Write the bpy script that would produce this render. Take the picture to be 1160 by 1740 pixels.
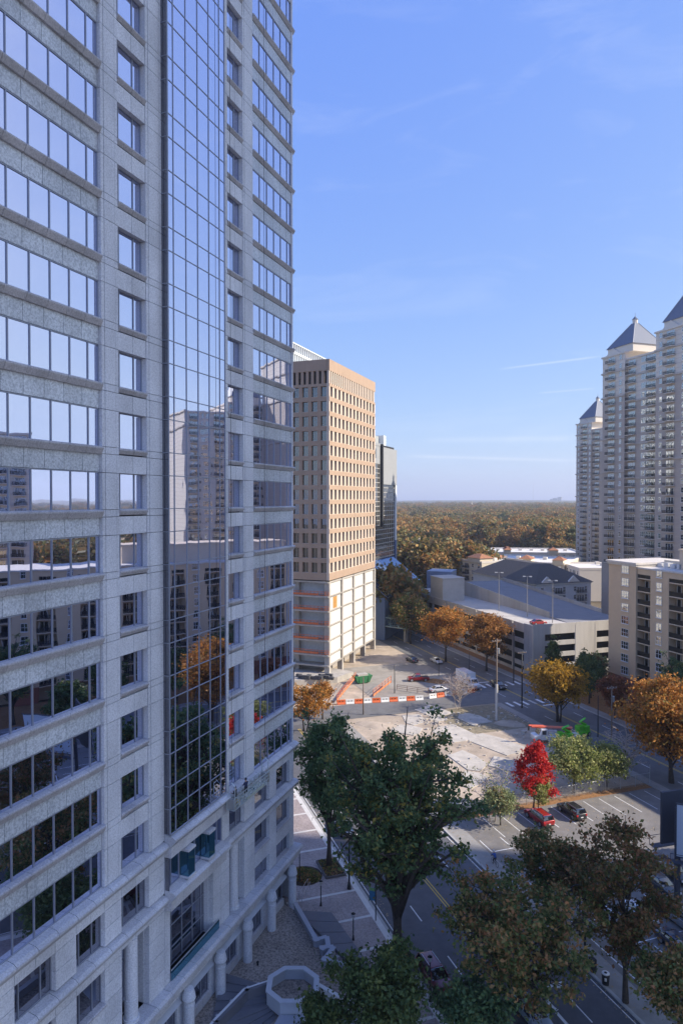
import bpy, bmesh, math, random
import numpy as np
from mathutils import Vector, Matrix
for o in list(bpy.data.objects): bpy.data.objects.remove(o)
S = bpy.context.scene
COL = S.collection
rnd = random.Random(7)

# ------------------------------------------------------------------ camera, sky, sun, exposure
H = 46.0                                   # camera height above the plaza
FPX = 1160.0                               # focal length in pixels of the 1160x1740 photograph
YAW = math.atan(443/1160); PIT = math.atan(20/1160)
cam = bpy.data.cameras.new('camera'); camo = bpy.data.objects.new('camera', cam); COL.objects.link(camo)
cam.sensor_fit = 'VERTICAL'; cam.sensor_height = 36; cam.lens = 36*FPX/1740
cam.clip_start = 0.5; cam.clip_end = 30000
camo.location = (0, 0, H); camo.rotation_euler = (math.pi/2-PIT, 0, YAW)
S.camera = camo

SUN_EL = math.radians(33)
SUN_H = Vector((0.978, 0.208, 0)).normalized()
SUN_D = Vector((SUN_H.x*math.cos(SUN_EL), SUN_H.y*math.cos(SUN_EL), math.sin(SUN_EL)))
sl = bpy.data.lights.new('sun', 'SUN'); sl.energy = 3.2; sl.angle = math.radians(0.53); sl.color = (1, .90, .76)
so = bpy.data.objects.new('sun', sl); COL.objects.link(so); so.rotation_euler = SUN_D.to_track_quat('Z', 'Y').to_euler()
so.location = (200, -80, 300)
W = bpy.data.worlds.new('World'); S.world = W; W.use_nodes = True
nt = W.node_tree; nt.nodes.clear()
def nn(t, **k):
    n = nt.nodes.new(t)
    for a, b in k.items(): setattr(n, a, b)
    return n
sky = nn('ShaderNodeTexSky', sky_type='NISHITA', sun_disc=False, sun_elevation=SUN_EL,
         sun_rotation=math.atan2(SUN_H.x, SUN_H.y), altitude=350, air_density=0.7, dust_density=1.0, ozone_density=2.0)
bg = nn('ShaderNodeBackground'); out = nn('ShaderNodeOutputWorld'); bg.inputs[1].default_value = 0.15
tc = nn('ShaderNodeTexCoord'); mp = nn('ShaderNodeMapping'); mp.inputs['Scale'].default_value = (2.2, 2.2, 9)
mp.inputs['Rotation'].default_value = (0.25, 0.2, 0.5)
nz = nn('ShaderNodeTexNoise'); nz.inputs['Scale'].default_value = 1.6; nz.inputs['Detail'].default_value = 7; nz.inputs['Roughness'].default_value = .62; nz.inputs['Distortion'].default_value = .9
rp = nn('ShaderNodeValToRGB'); rp.color_ramp.elements[0].position = .52; rp.color_ramp.elements[1].position = .86
rp.color_ramp.elements[1].color = (.16, .16, .16, 1)
L = nt.links.new
L(tc.outputs['Generated'], mp.inputs[0]); L(mp.outputs[0], nz.inputs[0]); L(nz.outputs[0], rp.inputs[0])
fac = rp.outputs[0]
def pix_dir(x, y):
    a = (x-580)/FPX; b = -(y-870)/FPX
    s, c, sp, cp = math.sin(YAW), math.cos(YAW), math.sin(PIT), math.cos(PIT)
    f = Vector((-s*cp, c*cp, -sp)); up = Vector((-s*sp, c*sp, cp)); r = Vector((c, s, 0))
    return f + r*a + up*b
# three condensation trails: thin great-circle streaks of cloud in the sky
for (xa, ya, xb, yb, w, amp) in ((850, 627, 1015, 606, .0022, .30), (690, 775, 985, 783, .0035, .34), (915, 668, 1010, 660, .002, .22), (720, 748, 980, 745, .006, .16)):
    A, B = pix_dir(xa, ya).normalized(), pix_dir(xb, yb).normalized()
    N = A.cross(B).normalized(); M = ((A+B)/2).normalized(); ext = math.cos((A.angle(B))*.56)
    d1 = nn('ShaderNodeVectorMath', operation='DOT_PRODUCT'); d1.inputs[1].default_value = N; L(tc.outputs['Generated'], d1.inputs[0])
    ab = nn('ShaderNodeMath', operation='ABSOLUTE'); L(d1.outputs['Value'], ab.inputs[0])
    mr = nn('ShaderNodeMapRange', interpolation_type='SMOOTHSTEP'); L(ab.outputs[0], mr.inputs[0]); mr.inputs[1].default_value = 0; mr.inputs[2].default_value = w; mr.inputs[3].default_value = amp; mr.inputs[4].default_value = 0
    d2 = nn('ShaderNodeVectorMath', operation='DOT_PRODUCT'); d2.inputs[1].default_value = M; L(tc.outputs['Generated'], d2.inputs[0])
    m2 = nn('ShaderNodeMapRange', interpolation_type='SMOOTHSTEP'); L(d2.outputs['Value'], m2.inputs[0]); m2.inputs[1].default_value = ext; m2.inputs[2].default_value = ext+(1-ext)*.6
    mu = nn('ShaderNodeMath', operation='MULTIPLY'); L(mr.outputs[0], mu.inputs[0]); L(m2.outputs[0], mu.inputs[1])
    nm = nn('ShaderNodeMath', operation='MULTIPLY'); L(mu.outputs[0], nm.inputs[0]); L(nz.outputs[0], nm.inputs[1])
    sc = nn('ShaderNodeMath', operation='MULTIPLY'); L(nm.outputs[0], sc.inputs[0]); sc.inputs[1].default_value = 1.8
    ad = nn('ShaderNodeMath', operation='ADD'); L(fac, ad.inputs[0]); L(sc.outputs[0], ad.inputs[1]); fac = ad.outputs[0]
mx = nn('ShaderNodeMix', data_type='RGBA'); mx.inputs[7].default_value = (3.0, 3.15, 3.4, 1)
# the photograph's tone curve on the sky as a whole: red, green and blue are compressed alike in every direction
sep = nn('ShaderNodeSeparateColor'); com = nn('ShaderNodeCombineColor'); L(sky.outputs[0], sep.inputs[0])
for i, (pw, cf) in enumerate(((.73, .47), (.56, .47), (.10, .585))):
    a = nn('ShaderNodeMath', operation='MULTIPLY'); a.inputs[1].default_value = .2049; L(sep.outputs[i], a.inputs[0])
    p = nn('ShaderNodeMath', operation='POWER'); p.inputs[1].default_value = pw; L(a.outputs[0], p.inputs[0])
    q = nn('ShaderNodeMath', operation='MULTIPLY'); q.inputs[1].default_value = cf*4.88; L(p.outputs[0], q.inputs[0]); 
    mn = nn('ShaderNodeMath', operation='MINIMUM'); mn.inputs[1].default_value = (.42, .505, .61)[i]*4.88; L(q.outputs[0], mn.inputs[0]); L(mn.outputs[0], com.inputs[i])
L(fac, mx.inputs[0]); L(com.outputs[0], mx.inputs[6]); L(mx.outputs[2], bg.inputs[0]); L(bg.outputs[0], out.inputs[0])
S.view_settings.view_transform = 'Standard'; S.view_settings.look = 'None'
S.view_settings.exposure = 1.28; S.view_settings.gamma = 1; S.view_settings.use_curve_mapping = False
S.cycles.max_bounces = 8; S.cycles.diffuse_bounces = 4; S.cycles.glossy_bounces = 4; S.cycles.transmission_bounces = 4; S.cycles.transparent_max_bounces = 8

# ------------------------------------------------------------------ pixels to places
def gnd(x, y, z=0.0):
    d = pix_dir(x, y); k = (z-H)/d.z
    return Vector((d.x*k, d.y*k, z))
def proj(P):
    s, c, sp, cp = math.sin(YAW), math.cos(YAW), math.sin(PIT), math.cos(PIT)
    f = Vector((-s*cp, c*cp, -sp)); up = Vector((-s*sp, c*sp, cp)); r = Vector((c, s, 0)); q = Vector(P)-Vector((0, 0, H))
    d = q.dot(f)
    return 580+FPX*q.dot(r)/d, 870-FPX*q.dot(up)/d, d
# the street grid: u runs along the two streets, n across them
DU = Vector((-.64, .768)).normalized(); NU = Vector((DU.y, -DU.x))
def uv(u, n, z=0.0):
    p = DU*u + NU*n
    return Vector((p.x, p.y, z))
def to_un(P): return P.x*DU.x+P.y*DU.y, P.x*NU.x+P.y*NU.y
ANG_U = math.atan2(DU.y, DU.x); ANG_N = math.atan2(NU.y, NU.x)

# ------------------------------------------------------------------ materials
MATS = {}
def mat(name, col, rough=.75, metal=0.0, var=.12, scale=1.5, bump=0.0, bscale=None, spec=.5, coat=0.0, alpha=None, dirt=0.0, streak=False):
    if name in MATS: return MATS[name]
    m = bpy.data.materials.new(name); m.use_nodes = True; t = m.node_tree; b = t.nodes['Principled BSDF']
    b.inputs['Roughness'].default_value = rough; b.inputs['Metallic'].default_value = metal
    b.inputs['Specular IOR Level'].default_value = spec; b.inputs['Coat Weight'].default_value = coat
    g = t.nodes.new('ShaderNodeNewGeometry')
    vec = g.outputs['Position']
    if streak:
        mpn = t.nodes.new('ShaderNodeMapping'); mpn.inputs['Scale'].default_value = (1, 1, .12); t.links.new(vec, mpn.inputs[0]); vec = mpn.outputs[0]
    n = t.nodes.new('ShaderNodeTexNoise'); n.inputs['Scale'].default_value = scale; n.inputs['Detail'].default_value = 6; n.inputs['Roughness'].default_value = .6
    t.links.new(vec, n.inputs[0])
    r = t.nodes.new('ShaderNodeMapRange'); r.inputs[1].default_value = .25; r.inputs[2].default_value = .75; r.inputs[3].default_value = 1-var; r.inputs[4].default_value = 1+var
    t.links.new(n.outputs[0], r.inputs[0])
    h = t.nodes.new('ShaderNodeVectorMath'); h.operation = 'SCALE'; h.inputs[0].default_value = col; t.links.new(r.outputs[0], h.inputs['Scale'])
    cout = h.outputs[0]
    if dirt:
        n2 = t.nodes.new('ShaderNodeTexNoise'); n2.inputs['Scale'].default_value = scale*.18; n2.inputs['Detail'].default_value = 8; n2.inputs['Roughness'].default_value = .7
        t.links.new(vec, n2.inputs[0])
        r2 = t.nodes.new('ShaderNodeMapRange'); r2.inputs[1].default_value = .42; r2.inputs[2].default_value = .68; r2.inputs[3].default_value = 0; r2.inputs[4].default_value = dirt
        t.links.new(n2.outputs[0], r2.inputs[0])
        mx = t.nodes.new('ShaderNodeMix'); mx.data_type = 'RGBA'; mx.inputs[7].default_value = (col[0]*.42, col[1]*.38, col[2]*.33, 1)
        t.links.new(r2.outputs[0], mx.inputs[0]); t.links.new(cout, mx.inputs[6]); cout = mx.outputs[2]
    t.links.new(cout, b.inputs['Base Color'])
    if bump:
        bn = t.nodes.new('ShaderNodeTexNoise'); bn.inputs['Scale'].default_value = bscale or scale*4; bn.inputs['Detail'].default_value = 5
        t.links.new(g.outputs['Position'], bn.inputs[0])
        bp = t.nodes.new('ShaderNodeBump'); bp.inputs['Strength'].default_value = bump; bp.inputs['Distance'].default_value = .05
        t.links.new(bn.outputs[0], bp.inputs['Height']); t.links.new(bp.outputs[0], b.inputs['Normal'])
    MATS[name] = m
    return m
def mirror_glass(name, tint, dark, refl, wob=.02, wscale=.8):
    """coated reflective glass: a mirror layer over a dark interior, with the gentle wave of float glass"""
    if name in MATS: return MATS[name]
    m = bpy.data.materials.new(name); m.use_nodes = True; t = m.node_tree; t.nodes.clear()
    o = t.nodes.new('ShaderNodeOutputMaterial'); gl = t.nodes.new('ShaderNodeBsdfGlossy'); df = t.nodes.new('ShaderNodeBsdfDiffuse'); mx = t.nodes.new('ShaderNodeMixShader')
    gl.inputs['Color'].default_value = (*tint, 1); gl.inputs['Roughness'].default_value = .012; df.inputs['Color'].default_value = (*dark, 1)
    fr = t.nodes.new('ShaderNodeFresnel'); fr.inputs[0].default_value = 1.5
    mr = t.nodes.new('ShaderNodeMapRange'); mr.inputs[1].default_value = 0; mr.inputs[2].default_value = 1; mr.inputs[3].default_value = refl; mr.inputs[4].default_value = 1
    t.links.new(fr.outputs[0], mr.inputs[0]); t.links.new(mr.outputs[0], mx.inputs[0])
    g = t.nodes.new('ShaderNodeNewGeometry'); oi = t.nodes.new('ShaderNodeObjectInfo')
    n = t.nodes.new('ShaderNodeTexNoise'); n.inputs['Scale'].default_value = wscale; n.inputs['Detail'].default_value = 1.5
    mp = t.nodes.new('ShaderNodeMapping'); mp.inputs['Scale'].default_value = (1, 1, .45); t.links.new(g.outputs['Position'], mp.inputs[0]); t.links.new(mp.outputs[0], n.inputs[0])
    bp = t.nodes.new('ShaderNodeBump'); bp.inputs['Strength'].default_value = 1; bp.inputs['Distance'].default_value = wob
    t.links.new(n.outputs[0], bp.inputs['Height']); t.links.new(bp.outputs[0], gl.inputs['Normal'])
    t.links.new(df.outputs[0], mx.inputs[1]); t.links.new(gl.outputs[0], mx.inputs[2]); t.links.new(mx.outputs[0], o.inputs[0])
    MATS[name] = m
    return m
def granite(name, base, speck, rough=.55, fine=1.0):
    if name in MATS: return MATS[name]
    m = bpy.data.materials.new(name); m.use_nodes = True; t = m.node_tree; b = t.nodes['Principled BSDF']
    g = t.nodes.new('ShaderNodeNewGeometry')
    v = t.nodes.new('ShaderNodeTexNoise'); v.inputs['Scale'].default_value = 9*fine; v.inputs['Detail'].default_value = 3; v.inputs['Roughness'].default_value = .75
    t.links.new(g.outputs['Position'], v.inputs[0])
    r = t.nodes.new('ShaderNodeValToRGB'); r.color_ramp.elements[0].position = .36; r.color_ramp.elements[1].position = .60
    r.color_ramp.elements[0].color = (*speck, 1); r.color_ramp.elements[1].color = (*base, 1)
    t.links.new(v.outputs[0], r.inputs[0])
    n2 = t.nodes.new('ShaderNodeTexNoise'); n2.inputs['Scale'].default_value = .35; n2.inputs['Detail'].default_value = 4
    mp = t.nodes.new('ShaderNodeMapping'); mp.inputs['Scale'].default_value = (1, 1, .5); t.links.new(g.outputs['Position'], mp.inputs[0]); t.links.new(mp.outputs[0], n2.inputs[0])
    mr = t.nodes.new('ShaderNodeMapRange'); mr.inputs[1].default_value = .3; mr.inputs[2].default_value = .7; mr.inputs[3].default_value = .84; mr.inputs[4].default_value = 1.1
    t.links.new(n2.outputs[0], mr.inputs[0])
    oi = t.nodes.new('ShaderNodeNewGeometry')
    rn = t.nodes.new('ShaderNodeMapRange'); rn.inputs[3].default_value = .93; rn.inputs[4].default_value = 1.05
    ob = t.nodes.new('ShaderNodeObjectInfo'); t.links.new(ob.outputs['Random'], rn.inputs[0])
    mu = t.nodes.new('ShaderNodeMath'); mu.operation = 'MULTIPLY'; t.links.new(mr.outputs[0], mu.inputs[0]); t.links.new(rn.outputs[0], mu.inputs[1])
    sc = t.nodes.new('ShaderNodeVectorMath'); sc.operation = 'SCALE'; t.links.new(r.outputs[0], sc.inputs[0]); t.links.new(mu.outputs[0], sc.inputs['Scale'])
    t.links.new(sc.outputs[0], b.inputs['Base Color']); b.inputs['Roughness'].default_value = rough; b.inputs['Specular IOR Level'].default_value = .5
    MATS[name] = m
    return m

# ------------------------------------------------------------------ objects
def link(o): COL.objects.link(o); return o
def tag(o, label=None, cat=None, group=None, kind=None):
    if label: o['label'] = label
    if cat: o['category'] = cat
    if group: o['group'] = group
    if kind: o['kind'] = kind
    return o
def empty(name, loc=(0, 0, 0), rz=0.0, label=None, cat=None, group=None):
    o = link(bpy.data.objects.new(name, None)); o.location = loc; o.rotation_euler = (0, 0, rz); o.empty_display_size = .5
    return tag(o, label, cat, group)
class Fr:
    """a facade frame: a runs along the wall, d outwards from it, z up"""
    def __init__(s, p0, e, flip=False):
        s.p = Vector((p0[0], p0[1])); s.e = Vector((e[0], e[1])).normalized()
        s.o = Vector((s.e.y, -s.e.x)) * (-1 if flip else 1); s.flip = flip
    def P(s, a, d, z):
        q = s.p + s.e*a + s.o*d
        return (q.x, q.y, z)
    def rot(s): return math.atan2(s.e.y, s.e.x)
class MB:
    def __init__(s): s.v = []; s.f = []; s.m = []; s.mi = 0
    def poly(s, pts): 
        k = len(s.v); s.v += [tuple(p) for p in pts]; s.f.append(tuple(range(k, k+len(pts)))); s.m.append(s.mi); return s
    def hexa(s, p):
        k = len(s.v); s.v += [tuple(q) for q in p]
        for f in ((0, 3, 2, 1), (4, 5, 6, 7), (0, 1, 5, 4), (1, 2, 6, 5), (2, 3, 7, 6), (3, 0, 4, 7)):
            s.f.append(tuple(k+i for i in f)); s.m.append(s.mi)
        return s
    def box(s, x0, x1, y0, y1, z0, z1):
        return s.hexa([(x0, y0, z0), (x1, y0, z0), (x1, y1, z0), (x0, y1, z0), (x0, y0, z1), (x1, y0, z1), (x1, y1, z1), (x0, y1, z1)])
    def fbox(s, F, a0, a1, d0, d1, z0, z1):
        pts = [F.P(a0, d1, z0), F.P(a1, d1, z0), F.P(a1, d0, z0), F.P(a0, d0, z0), F.P(a0, d1, z1), F.P(a1, d1, z1), F.P(a1, d0, z1), F.P(a0, d0, z1)]
        return s.hexa(pts)
    def prism(s, F, prof, a0, a1):          # prof: (d, z) outline swept along the wall
        k = len(s.v); n = len(prof)
        s.v += [F.P(a0, d, z) for d, z in prof] + [F.P(a1, d, z) for d, z in prof]
        for i in range(n):
            j = (i+1) % n; s.f.append((k+i, k+j, k+n+j, k+n+i)); s.m.append(s.mi)
        s.f.append(tuple(k+n-1-i for i in range(n))); s.f.append(tuple(k+n+i for i in range(n))); s.m += [s.mi, s.mi]
        return s
    def extr(s, pts, z0, z1):               # flat outline raised
        k = len(s.v); n = len(pts)
        s.v += [(p[0], p[1], z0) for p in pts] + [(p[0], p[1], z1) for p in pts]
        for i in range(n):
            j = (i+1) % n; s.f.append((k+i, k+j, k+n+j, k+n+i)); s.m.append(s.mi)
        s.f.append(tuple(k+n-1-i for i in range(n))); s.f.append(tuple(k+n+i for i in range(n))); s.m += [s.mi, s.mi]
        return s
    def cyl(s, c, r, z0, z1, n=12, r2=None):
        r2 = r if r2 is None else r2
        k = len(s.v)
        for z, q in ((z0, r), (z1, r2)):
            s.v += [(c[0]+q*math.cos(2*math.pi*i/n), c[1]+q*math.sin(2*math.pi*i/n), z) for i in range(n)]
        for i in range(n):
            j = (i+1) % n; s.f.append((k+i, k+j, k+n+j, k+n+i)); s.m.append(s.mi)
        s.f.append(tuple(k+n-1-i for i in range(n))); s.f.append(tuple(k+n+i for i in range(n))); s.m += [s.mi, s.mi]
        return s
    def tube(s, pts, rad, n=5):
        pts = [Vector(p) for p in pts]
        if not isinstance(rad, (list, tuple)): rad = [rad]*len(pts)
        k = len(s.v)
        for i, p in enumerate(pts):
            t = (pts[min(i+1, len(pts)-1)]-pts[max(i-1, 0)])
            t = t.normalized() if t.length > 1e-6 else Vector((0, 0, 1))
            a = t.cross(Vector((0, 0, 1)) if abs(t.z) < .9 else Vector((1, 0, 0))).normalized(); b = t.cross(a)
            s.v += [tuple(p+(a*math.cos(2*math.pi*q/n)+b*math.sin(2*math.pi*q/n))*rad[i]) for q in range(n)]
        for i in range(len(pts)-1):
            for q in range(n):
                w = (q+1) % n
                s.f.append((k+i*n+q, k+(i+1)*n+q, k+(i+1)*n+w, k+i*n+w)); s.m.append(s.mi)
        s.f.append(tuple(k+q for q in range(n))); s.f.append(tuple(k+(len(pts)-1)*n+n-1-q for q in range(n))); s.m += [s.mi, s.mi]
        return s
    def mesh(s, name, mats):
        me = bpy.data.meshes.new(name); me.from_pydata(s.v, [], s.f)
        for m in (mats if isinstance(mats, (list, tuple)) else [mats]): me.materials.append(m)
        if any(s.m): me.polygons.foreach_set('material_index', s.m)
        bm = bmesh.new(); bm.from_mesh(me); bmesh.ops.recalc_face_normals(bm, faces=bm.faces); bm.to_mesh(me); bm.free()
        me.update(); return me
    def build(s, name, mats, parent=None, smooth=False):
        o = link(bpy.data.objects.new(name, s.mesh(name, mats)))
        if smooth:
            for p in o.data.polygons: p.use_smooth = True
        if parent: o.parent = parent; o.matrix_parent_inverse = parent_inv(parent)
        return o
def world_of(p):
    B = Matrix.LocRotScale(p.location, p.rotation_euler, p.scale)
    return world_of(p.parent) @ p.matrix_parent_inverse @ B if p.parent else B
def parent_inv(p): return world_of(p).inverted()
UNIT = {}
def unit_cube(m):
    if m.name not in UNIT:
        UNIT[m.name] = MB().box(-.5, .5, -.5, .5, -.5, .5).mesh('block', m)
    return UNIT[m.name]
def piece(name, F, a0, a1, d0, d1, z0, z1, m, parent, tilt=0.0):
    """one block as an object of its own; alike blocks share one mesh"""
    o = bpy.data.objects.new(name, unit_cube(m))
    o.location = F.P((a0+a1)/2, (d0+d1)/2, (z0+z1)/2); o.scale = (a1-a0, abs(d1-d0), z1-z0)
    o.rotation_euler = (rnd.uniform(-tilt, tilt), 0, F.rot()+rnd.uniform(-tilt, tilt)); link(o)
    if parent: o.parent = parent; o.matrix_parent_inverse = parent_inv(parent)
    return o
class Pieces:
    """alike pieces of one thing: the largest in the picture become parts, the rest one joined part"""
    def __init__(s, name, parent, limit=300): s.n = name; s.p = parent; s.l = []; s.limit = limit
    def add(s, F, a0, a1, d0, d1, z0, z1, m, tilt=0.0):
        if a1-a0 < .02 or z1-z0 < .02: return
        P = F.P((a0+a1)/2, max(d0, d1), (z0+z1)/2); x, y, d = proj(P)
        area = 0
        if d > 1 and -40 < x < 1200 and -40 < y < 1780:
            v = Vector(P)-Vector((0, 0, H)); c = abs(v.normalized().dot(Vector((F.o.x, F.o.y, 0))))
            area = (a1-a0)*(z1-z0)*c/d**2*FPX**2
        s.l.append((area, F, a0, a1, d0, d1, z0, z1, m, tilt))
    def flush(s):
        s.l.sort(key=lambda t: -t[0])
        for t in s.l[:s.limit]:
            if t[0] > 0: piece(s.n, t[1], *t[2:8], t[8], s.p, t[9])
        rest = [t for i, t in enumerate(s.l) if i >= s.limit or t[0] <= 0]
        bym = {}
        for t in rest: bym.setdefault(t[8].name, []).append(t)
        if rest:
            mb = MB(); ms = []
            for k, (mn, ts) in enumerate(bym.items()):
                mb.mi = k; ms.append(ts[0][8])
                for t in ts: mb.fbox(t[1], *t[2:8])
            o = mb.build(s.n+'s', ms, s.p); o['kind'] = 'stuff'
def struct(name, mb, m):
    o = mb.build(name, m); o['kind'] = 'structure'; return o
def copy_tree(root, loc=None, rz=None, scale=None, label=None, group=None):
    r = root.copy(); link(r)
    if loc is not None: r.location = loc
    if rz is not None: r.rotation_euler = (0, 0, rz)
    if scale is not None: r.scale = (scale,)*3 if not isinstance(scale, tuple) else scale
    if label: r['label'] = label
    if group: r['group'] = group
    def rec(a, b):
        for ch in a.children:
            c = ch.copy(); link(c); c.parent = b; rec(ch, c)
    rec(root, r)
    return r
# ------------------------------------------------------------------ ground, streets, pavements
M_asph = mat('asphalt', (.11, .11, .118), .9, var=.18, scale=.8, dirt=.15, bump=.15, bscale=14)
M_asph2 = mat('old_asphalt', (.15, .148, .147), .9, var=.2, scale=.5, dirt=.2, bump=.15, bscale=10)
M_lot = mat('lot_asphalt', (.19, .178, .165), .9, var=.22, scale=.6, dirt=.12, bump=.2, bscale=14)
M_conc = mat('concrete', (.36, .34, .31), .88, var=.14, scale=1.1, dirt=.35)
M_walk = mat('sidewalk_concrete', (.30, .285, .26), .9, var=.12, scale=1.4, dirt=.3)
M_curb = mat('kerb_concrete', (.40, .39, .37), .85, var=.1)
M_white = mat('road_paint_white', (.72, .72, .70), .7, var=.22, scale=4)
M_yel = mat('road_paint_yellow', (.62, .42, .06), .7, var=.2, scale=4)
M_dirt = mat('site_dirt', (.44, .36, .275), .95, var=.28, scale=.35, dirt=.35, bump=.6, bscale=2.2)
M_floor = mat('wood_floor', (.13, .10, .06), .95, var=.35, scale=.05)
M_litter = mat('leaf_litter', (.26, .13, .05), .95, var=.45, scale=3, bump=.6, bscale=9)
M_grass = mat('dry_grass', (.24, .20, .13), .95, var=.4, scale=1.2, bump=.5, bscale=8)
def quadu(mb, u0, u1, n0, n1, z): return mb.poly([uv(u0, n0, z), uv(u1, n0, z), uv(u1, n1, z), uv(u0, n1, z)])
def boxu(mb, u0, u1, n0, n1, z0, z1): return mb.extr([uv(u0, n0), uv(u1, n0), uv(u1, n1), uv(u0, n1)], z0, z1)
g = MB()
g.poly([(-5500, -900, -.3), (5500, -900, -.3), (5500, 5900, -.3), (-5500, 5900, -.3)])
struct('ground', g, M_floor)
struct('construction_ground', quadu(MB(), 20, 330, 10, 103, -.05), M_dirt)
struct('street_near', quadu(MB(), -160, 134.5, 28.2, 44.0, 0), M_asph)
struct('street_far', quadu(MB(), -160, 420, 84.0, 98.8, 0), M_asph2)
struct('street_cross', quadu(MB(), 134.5, 144.2, -40, 84.0, .002), M_asph2)
struct('site_road', quadu(MB(), 144.2, 176, 58, 84.0, -.004), mat('site_paving', (.30, .275, .24), .92, var=.2, scale=.4, dirt=.35))
struct('parking_lot', quadu(MB(), -60, 86.6, 46.7, 83.5, .0), M_lot)
# pavements with real kerbs
w = MB(); boxu(w, -160, 134.0, 44.3, 46.7, -.1, .13); struct('pavement_lot_side', w, M_walk)
w = MB(); boxu(w, -160, 134.0, 44.0, 44.3, -.1, .14); struct('kerb_lot_side', w, M_curb)
w = MB(); boxu(w, -160, 134.0, 27.9, 28.2, -.1, .14); struct('kerb_plaza_side', w, M_curb)
w = MB(); boxu(w, -160, 420, 98.8, 99.1, -.1, .14); struct('kerb_garage_side', w, M_curb)
w = MB(); boxu(w, -160, 420, 99.1, 101.2, -.1, .13); struct('pavement_garage_side', w, M_walk)
w = MB(); boxu(w, -160, 420, 101.2, 117, -.2, .10); struct('verge_garage_side', w, M_litter)
w = MB(); boxu(w, -60, 134.0, 82.2, 84.0, -.1, .12); struct('pavement_far_street', w, M_walk)
w = MB(); quadu(w, 86.6, 88.4, 46.9, 83, .004); struct('verge_lot_edge', w, M_litter)
w = MB(); quadu(w, 118, 134, 66, 82, -.03); struct('grass_strip', w, M_grass)
# plaza: a slab with pinkish panels between pale bands, each panel a piece
M_pav = granite('plaza_paver', (.40, .335, .315), (.26, .22, .21), .7, .5)
M_band = mat('pale_band_stone', (.60, .58, .55), .7, var=.1)
pl = MB(); boxu(pl, -60, 134, 8, 27.9, -.1, .10); plaza = struct('plaza', pl, mat('plaza_bed', (.2, .19, .18), .9))
FP = lambda u: None
def slab(name, u0, u1, n0, n1, z1, m, parent):
    mb = MB(); boxu(mb, u0+.006, u1-.006, n0+.006, n1-.006, .08, z1); mb.build(name, m, parent)
uu = 33.0; k = 0
while uu < 112:
    slab('pale_band', uu, uu+.38, 19.0, 27.25, .134, M_band, plaza)
    for a, b in ((0, 1/3), (1/3, 2/3), (2/3, 1)):
        for n0, n1 in ((19.0, 21.75), (21.75, 24.5), (24.5, 27.25)):
            slab('paving_panel', uu+.38+4.82*a, uu+.38+4.82*b, n0, n1, .128+.002*((k*7) % 3), M_pav, plaza); k += 1
    slab('pale_band', uu, uu+5.2, 27.25, 27.9, .134, M_band, plaza)
    uu += 5.2
# markings
mk = MB()
for n in (36.0, 36.35): mk.poly([uv(-60, n-.06, .006), uv(132, n-.06, .006), uv(132, n+.06, .006), uv(-60, n+.06, .006)])
struct('centre_lines', mk, M_yel)
mk = MB()
for n in (32.2, 40.1):
    u = -50
    while u < 130:
        quadu(mk, u, u+3, n-.06, n+.06, .006); u += 9
for n in (28.6, 43.6): quadu(mk, -60, 132, n-.05, n+.05, .006)
struct('lane_lines', mk, M_white)
mk = MB()
arc = [(52.0+2.1*math.sin(t), 40.0-2.1*math.cos(t)) for t in [i*.2 for i in range(-2, 9)]]
for (a, b), (c, d) in zip(arc, arc[1:]):
    t = Vector((c-a, d-b)).normalized(); q = Vector((-t.y, t.x))*.17
    mk.poly([uv(a+q.x, b+q.y, .007), uv(c+q.x, d+q.y, .007), uv(c-q.x, d-q.y, .007), uv(a-q.x, b-q.y, .007)])
mk.poly([uv(arc[-1][0]+.1, arc[-1][1]-.55, .007), uv(arc[-1][0]+.1, arc[-1][1]+.75, .007), uv(arc[-1][0]-1.1, arc[-1][1]+.2, .007)])
quadu(mk, 47.5, 51, 37.7, 38.0, .007)
struct('turn_arrow', mk, M_white)
mk = MB()
for n in (91.2, 91.5): quadu(mk, -100, 400, n-.07, n+.07, .006)
struct('far_centre_lines', mk, M_yel)
mk = MB()
for n in (87.8, 95.2):
    u = -60
    while u < 300: quadu(mk, u, u+3, n-.07, n+.07, .006); u += 9
for i in range(7): quadu(mk, 146.2, 149.4, 85+i*2.0, 85.7+i*2.0, .006)
for i in range(7): quadu(mk, 131.0, 134.0, 85+i*2.0, 85.7+i*2.0, .006)
quadu(mk, 150.6, 151.1, 85, 91, .006); quadu(mk, 129.2, 129.7, 92, 98, .006)
struct('crossing_lines', mk, M_white)
mk = MB()
for i in range(-1, 12):
    n = 53.95+2.9*i
    if n < 83: quadu(mk, 80.2, 86.0, n-.06, n+.06, .006)
for n in (47.3, 50.4): quadu(mk, 77.5, 80.5, n-.06, n+.06, .006)
quadu(mk, 77.3, 77.45, 47.3, 50.5, .006)
# the near rows of the lot and its hatched corner
for i in range(9):
    n = 50.2+2.9*i
    quadu(mk, 57.5, 63.2, n-.06, n+.06, .006); quadu(mk, 50.0, 55.5, n-.06, n+.06, .006)
quadu(mk, 40, 75, 47.6, 47.74, .006); quadu(mk, 56.4, 56.52, 47.6, 80, .006)
for i in range(4): 
    u = 66.2+1.5*i; quadu(mk, u, u+.12, 47.74, 51.2, .006)
quadu(mk, 66.2, 70.8, 51.2, 51.32, .006)
for i in range(6): quadu(mk, 38.5, 48, 50.2+2.9*i-.06, 50.2+2.9*i+.06, .006)
struct('stall_lines', mk, M_white)
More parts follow.
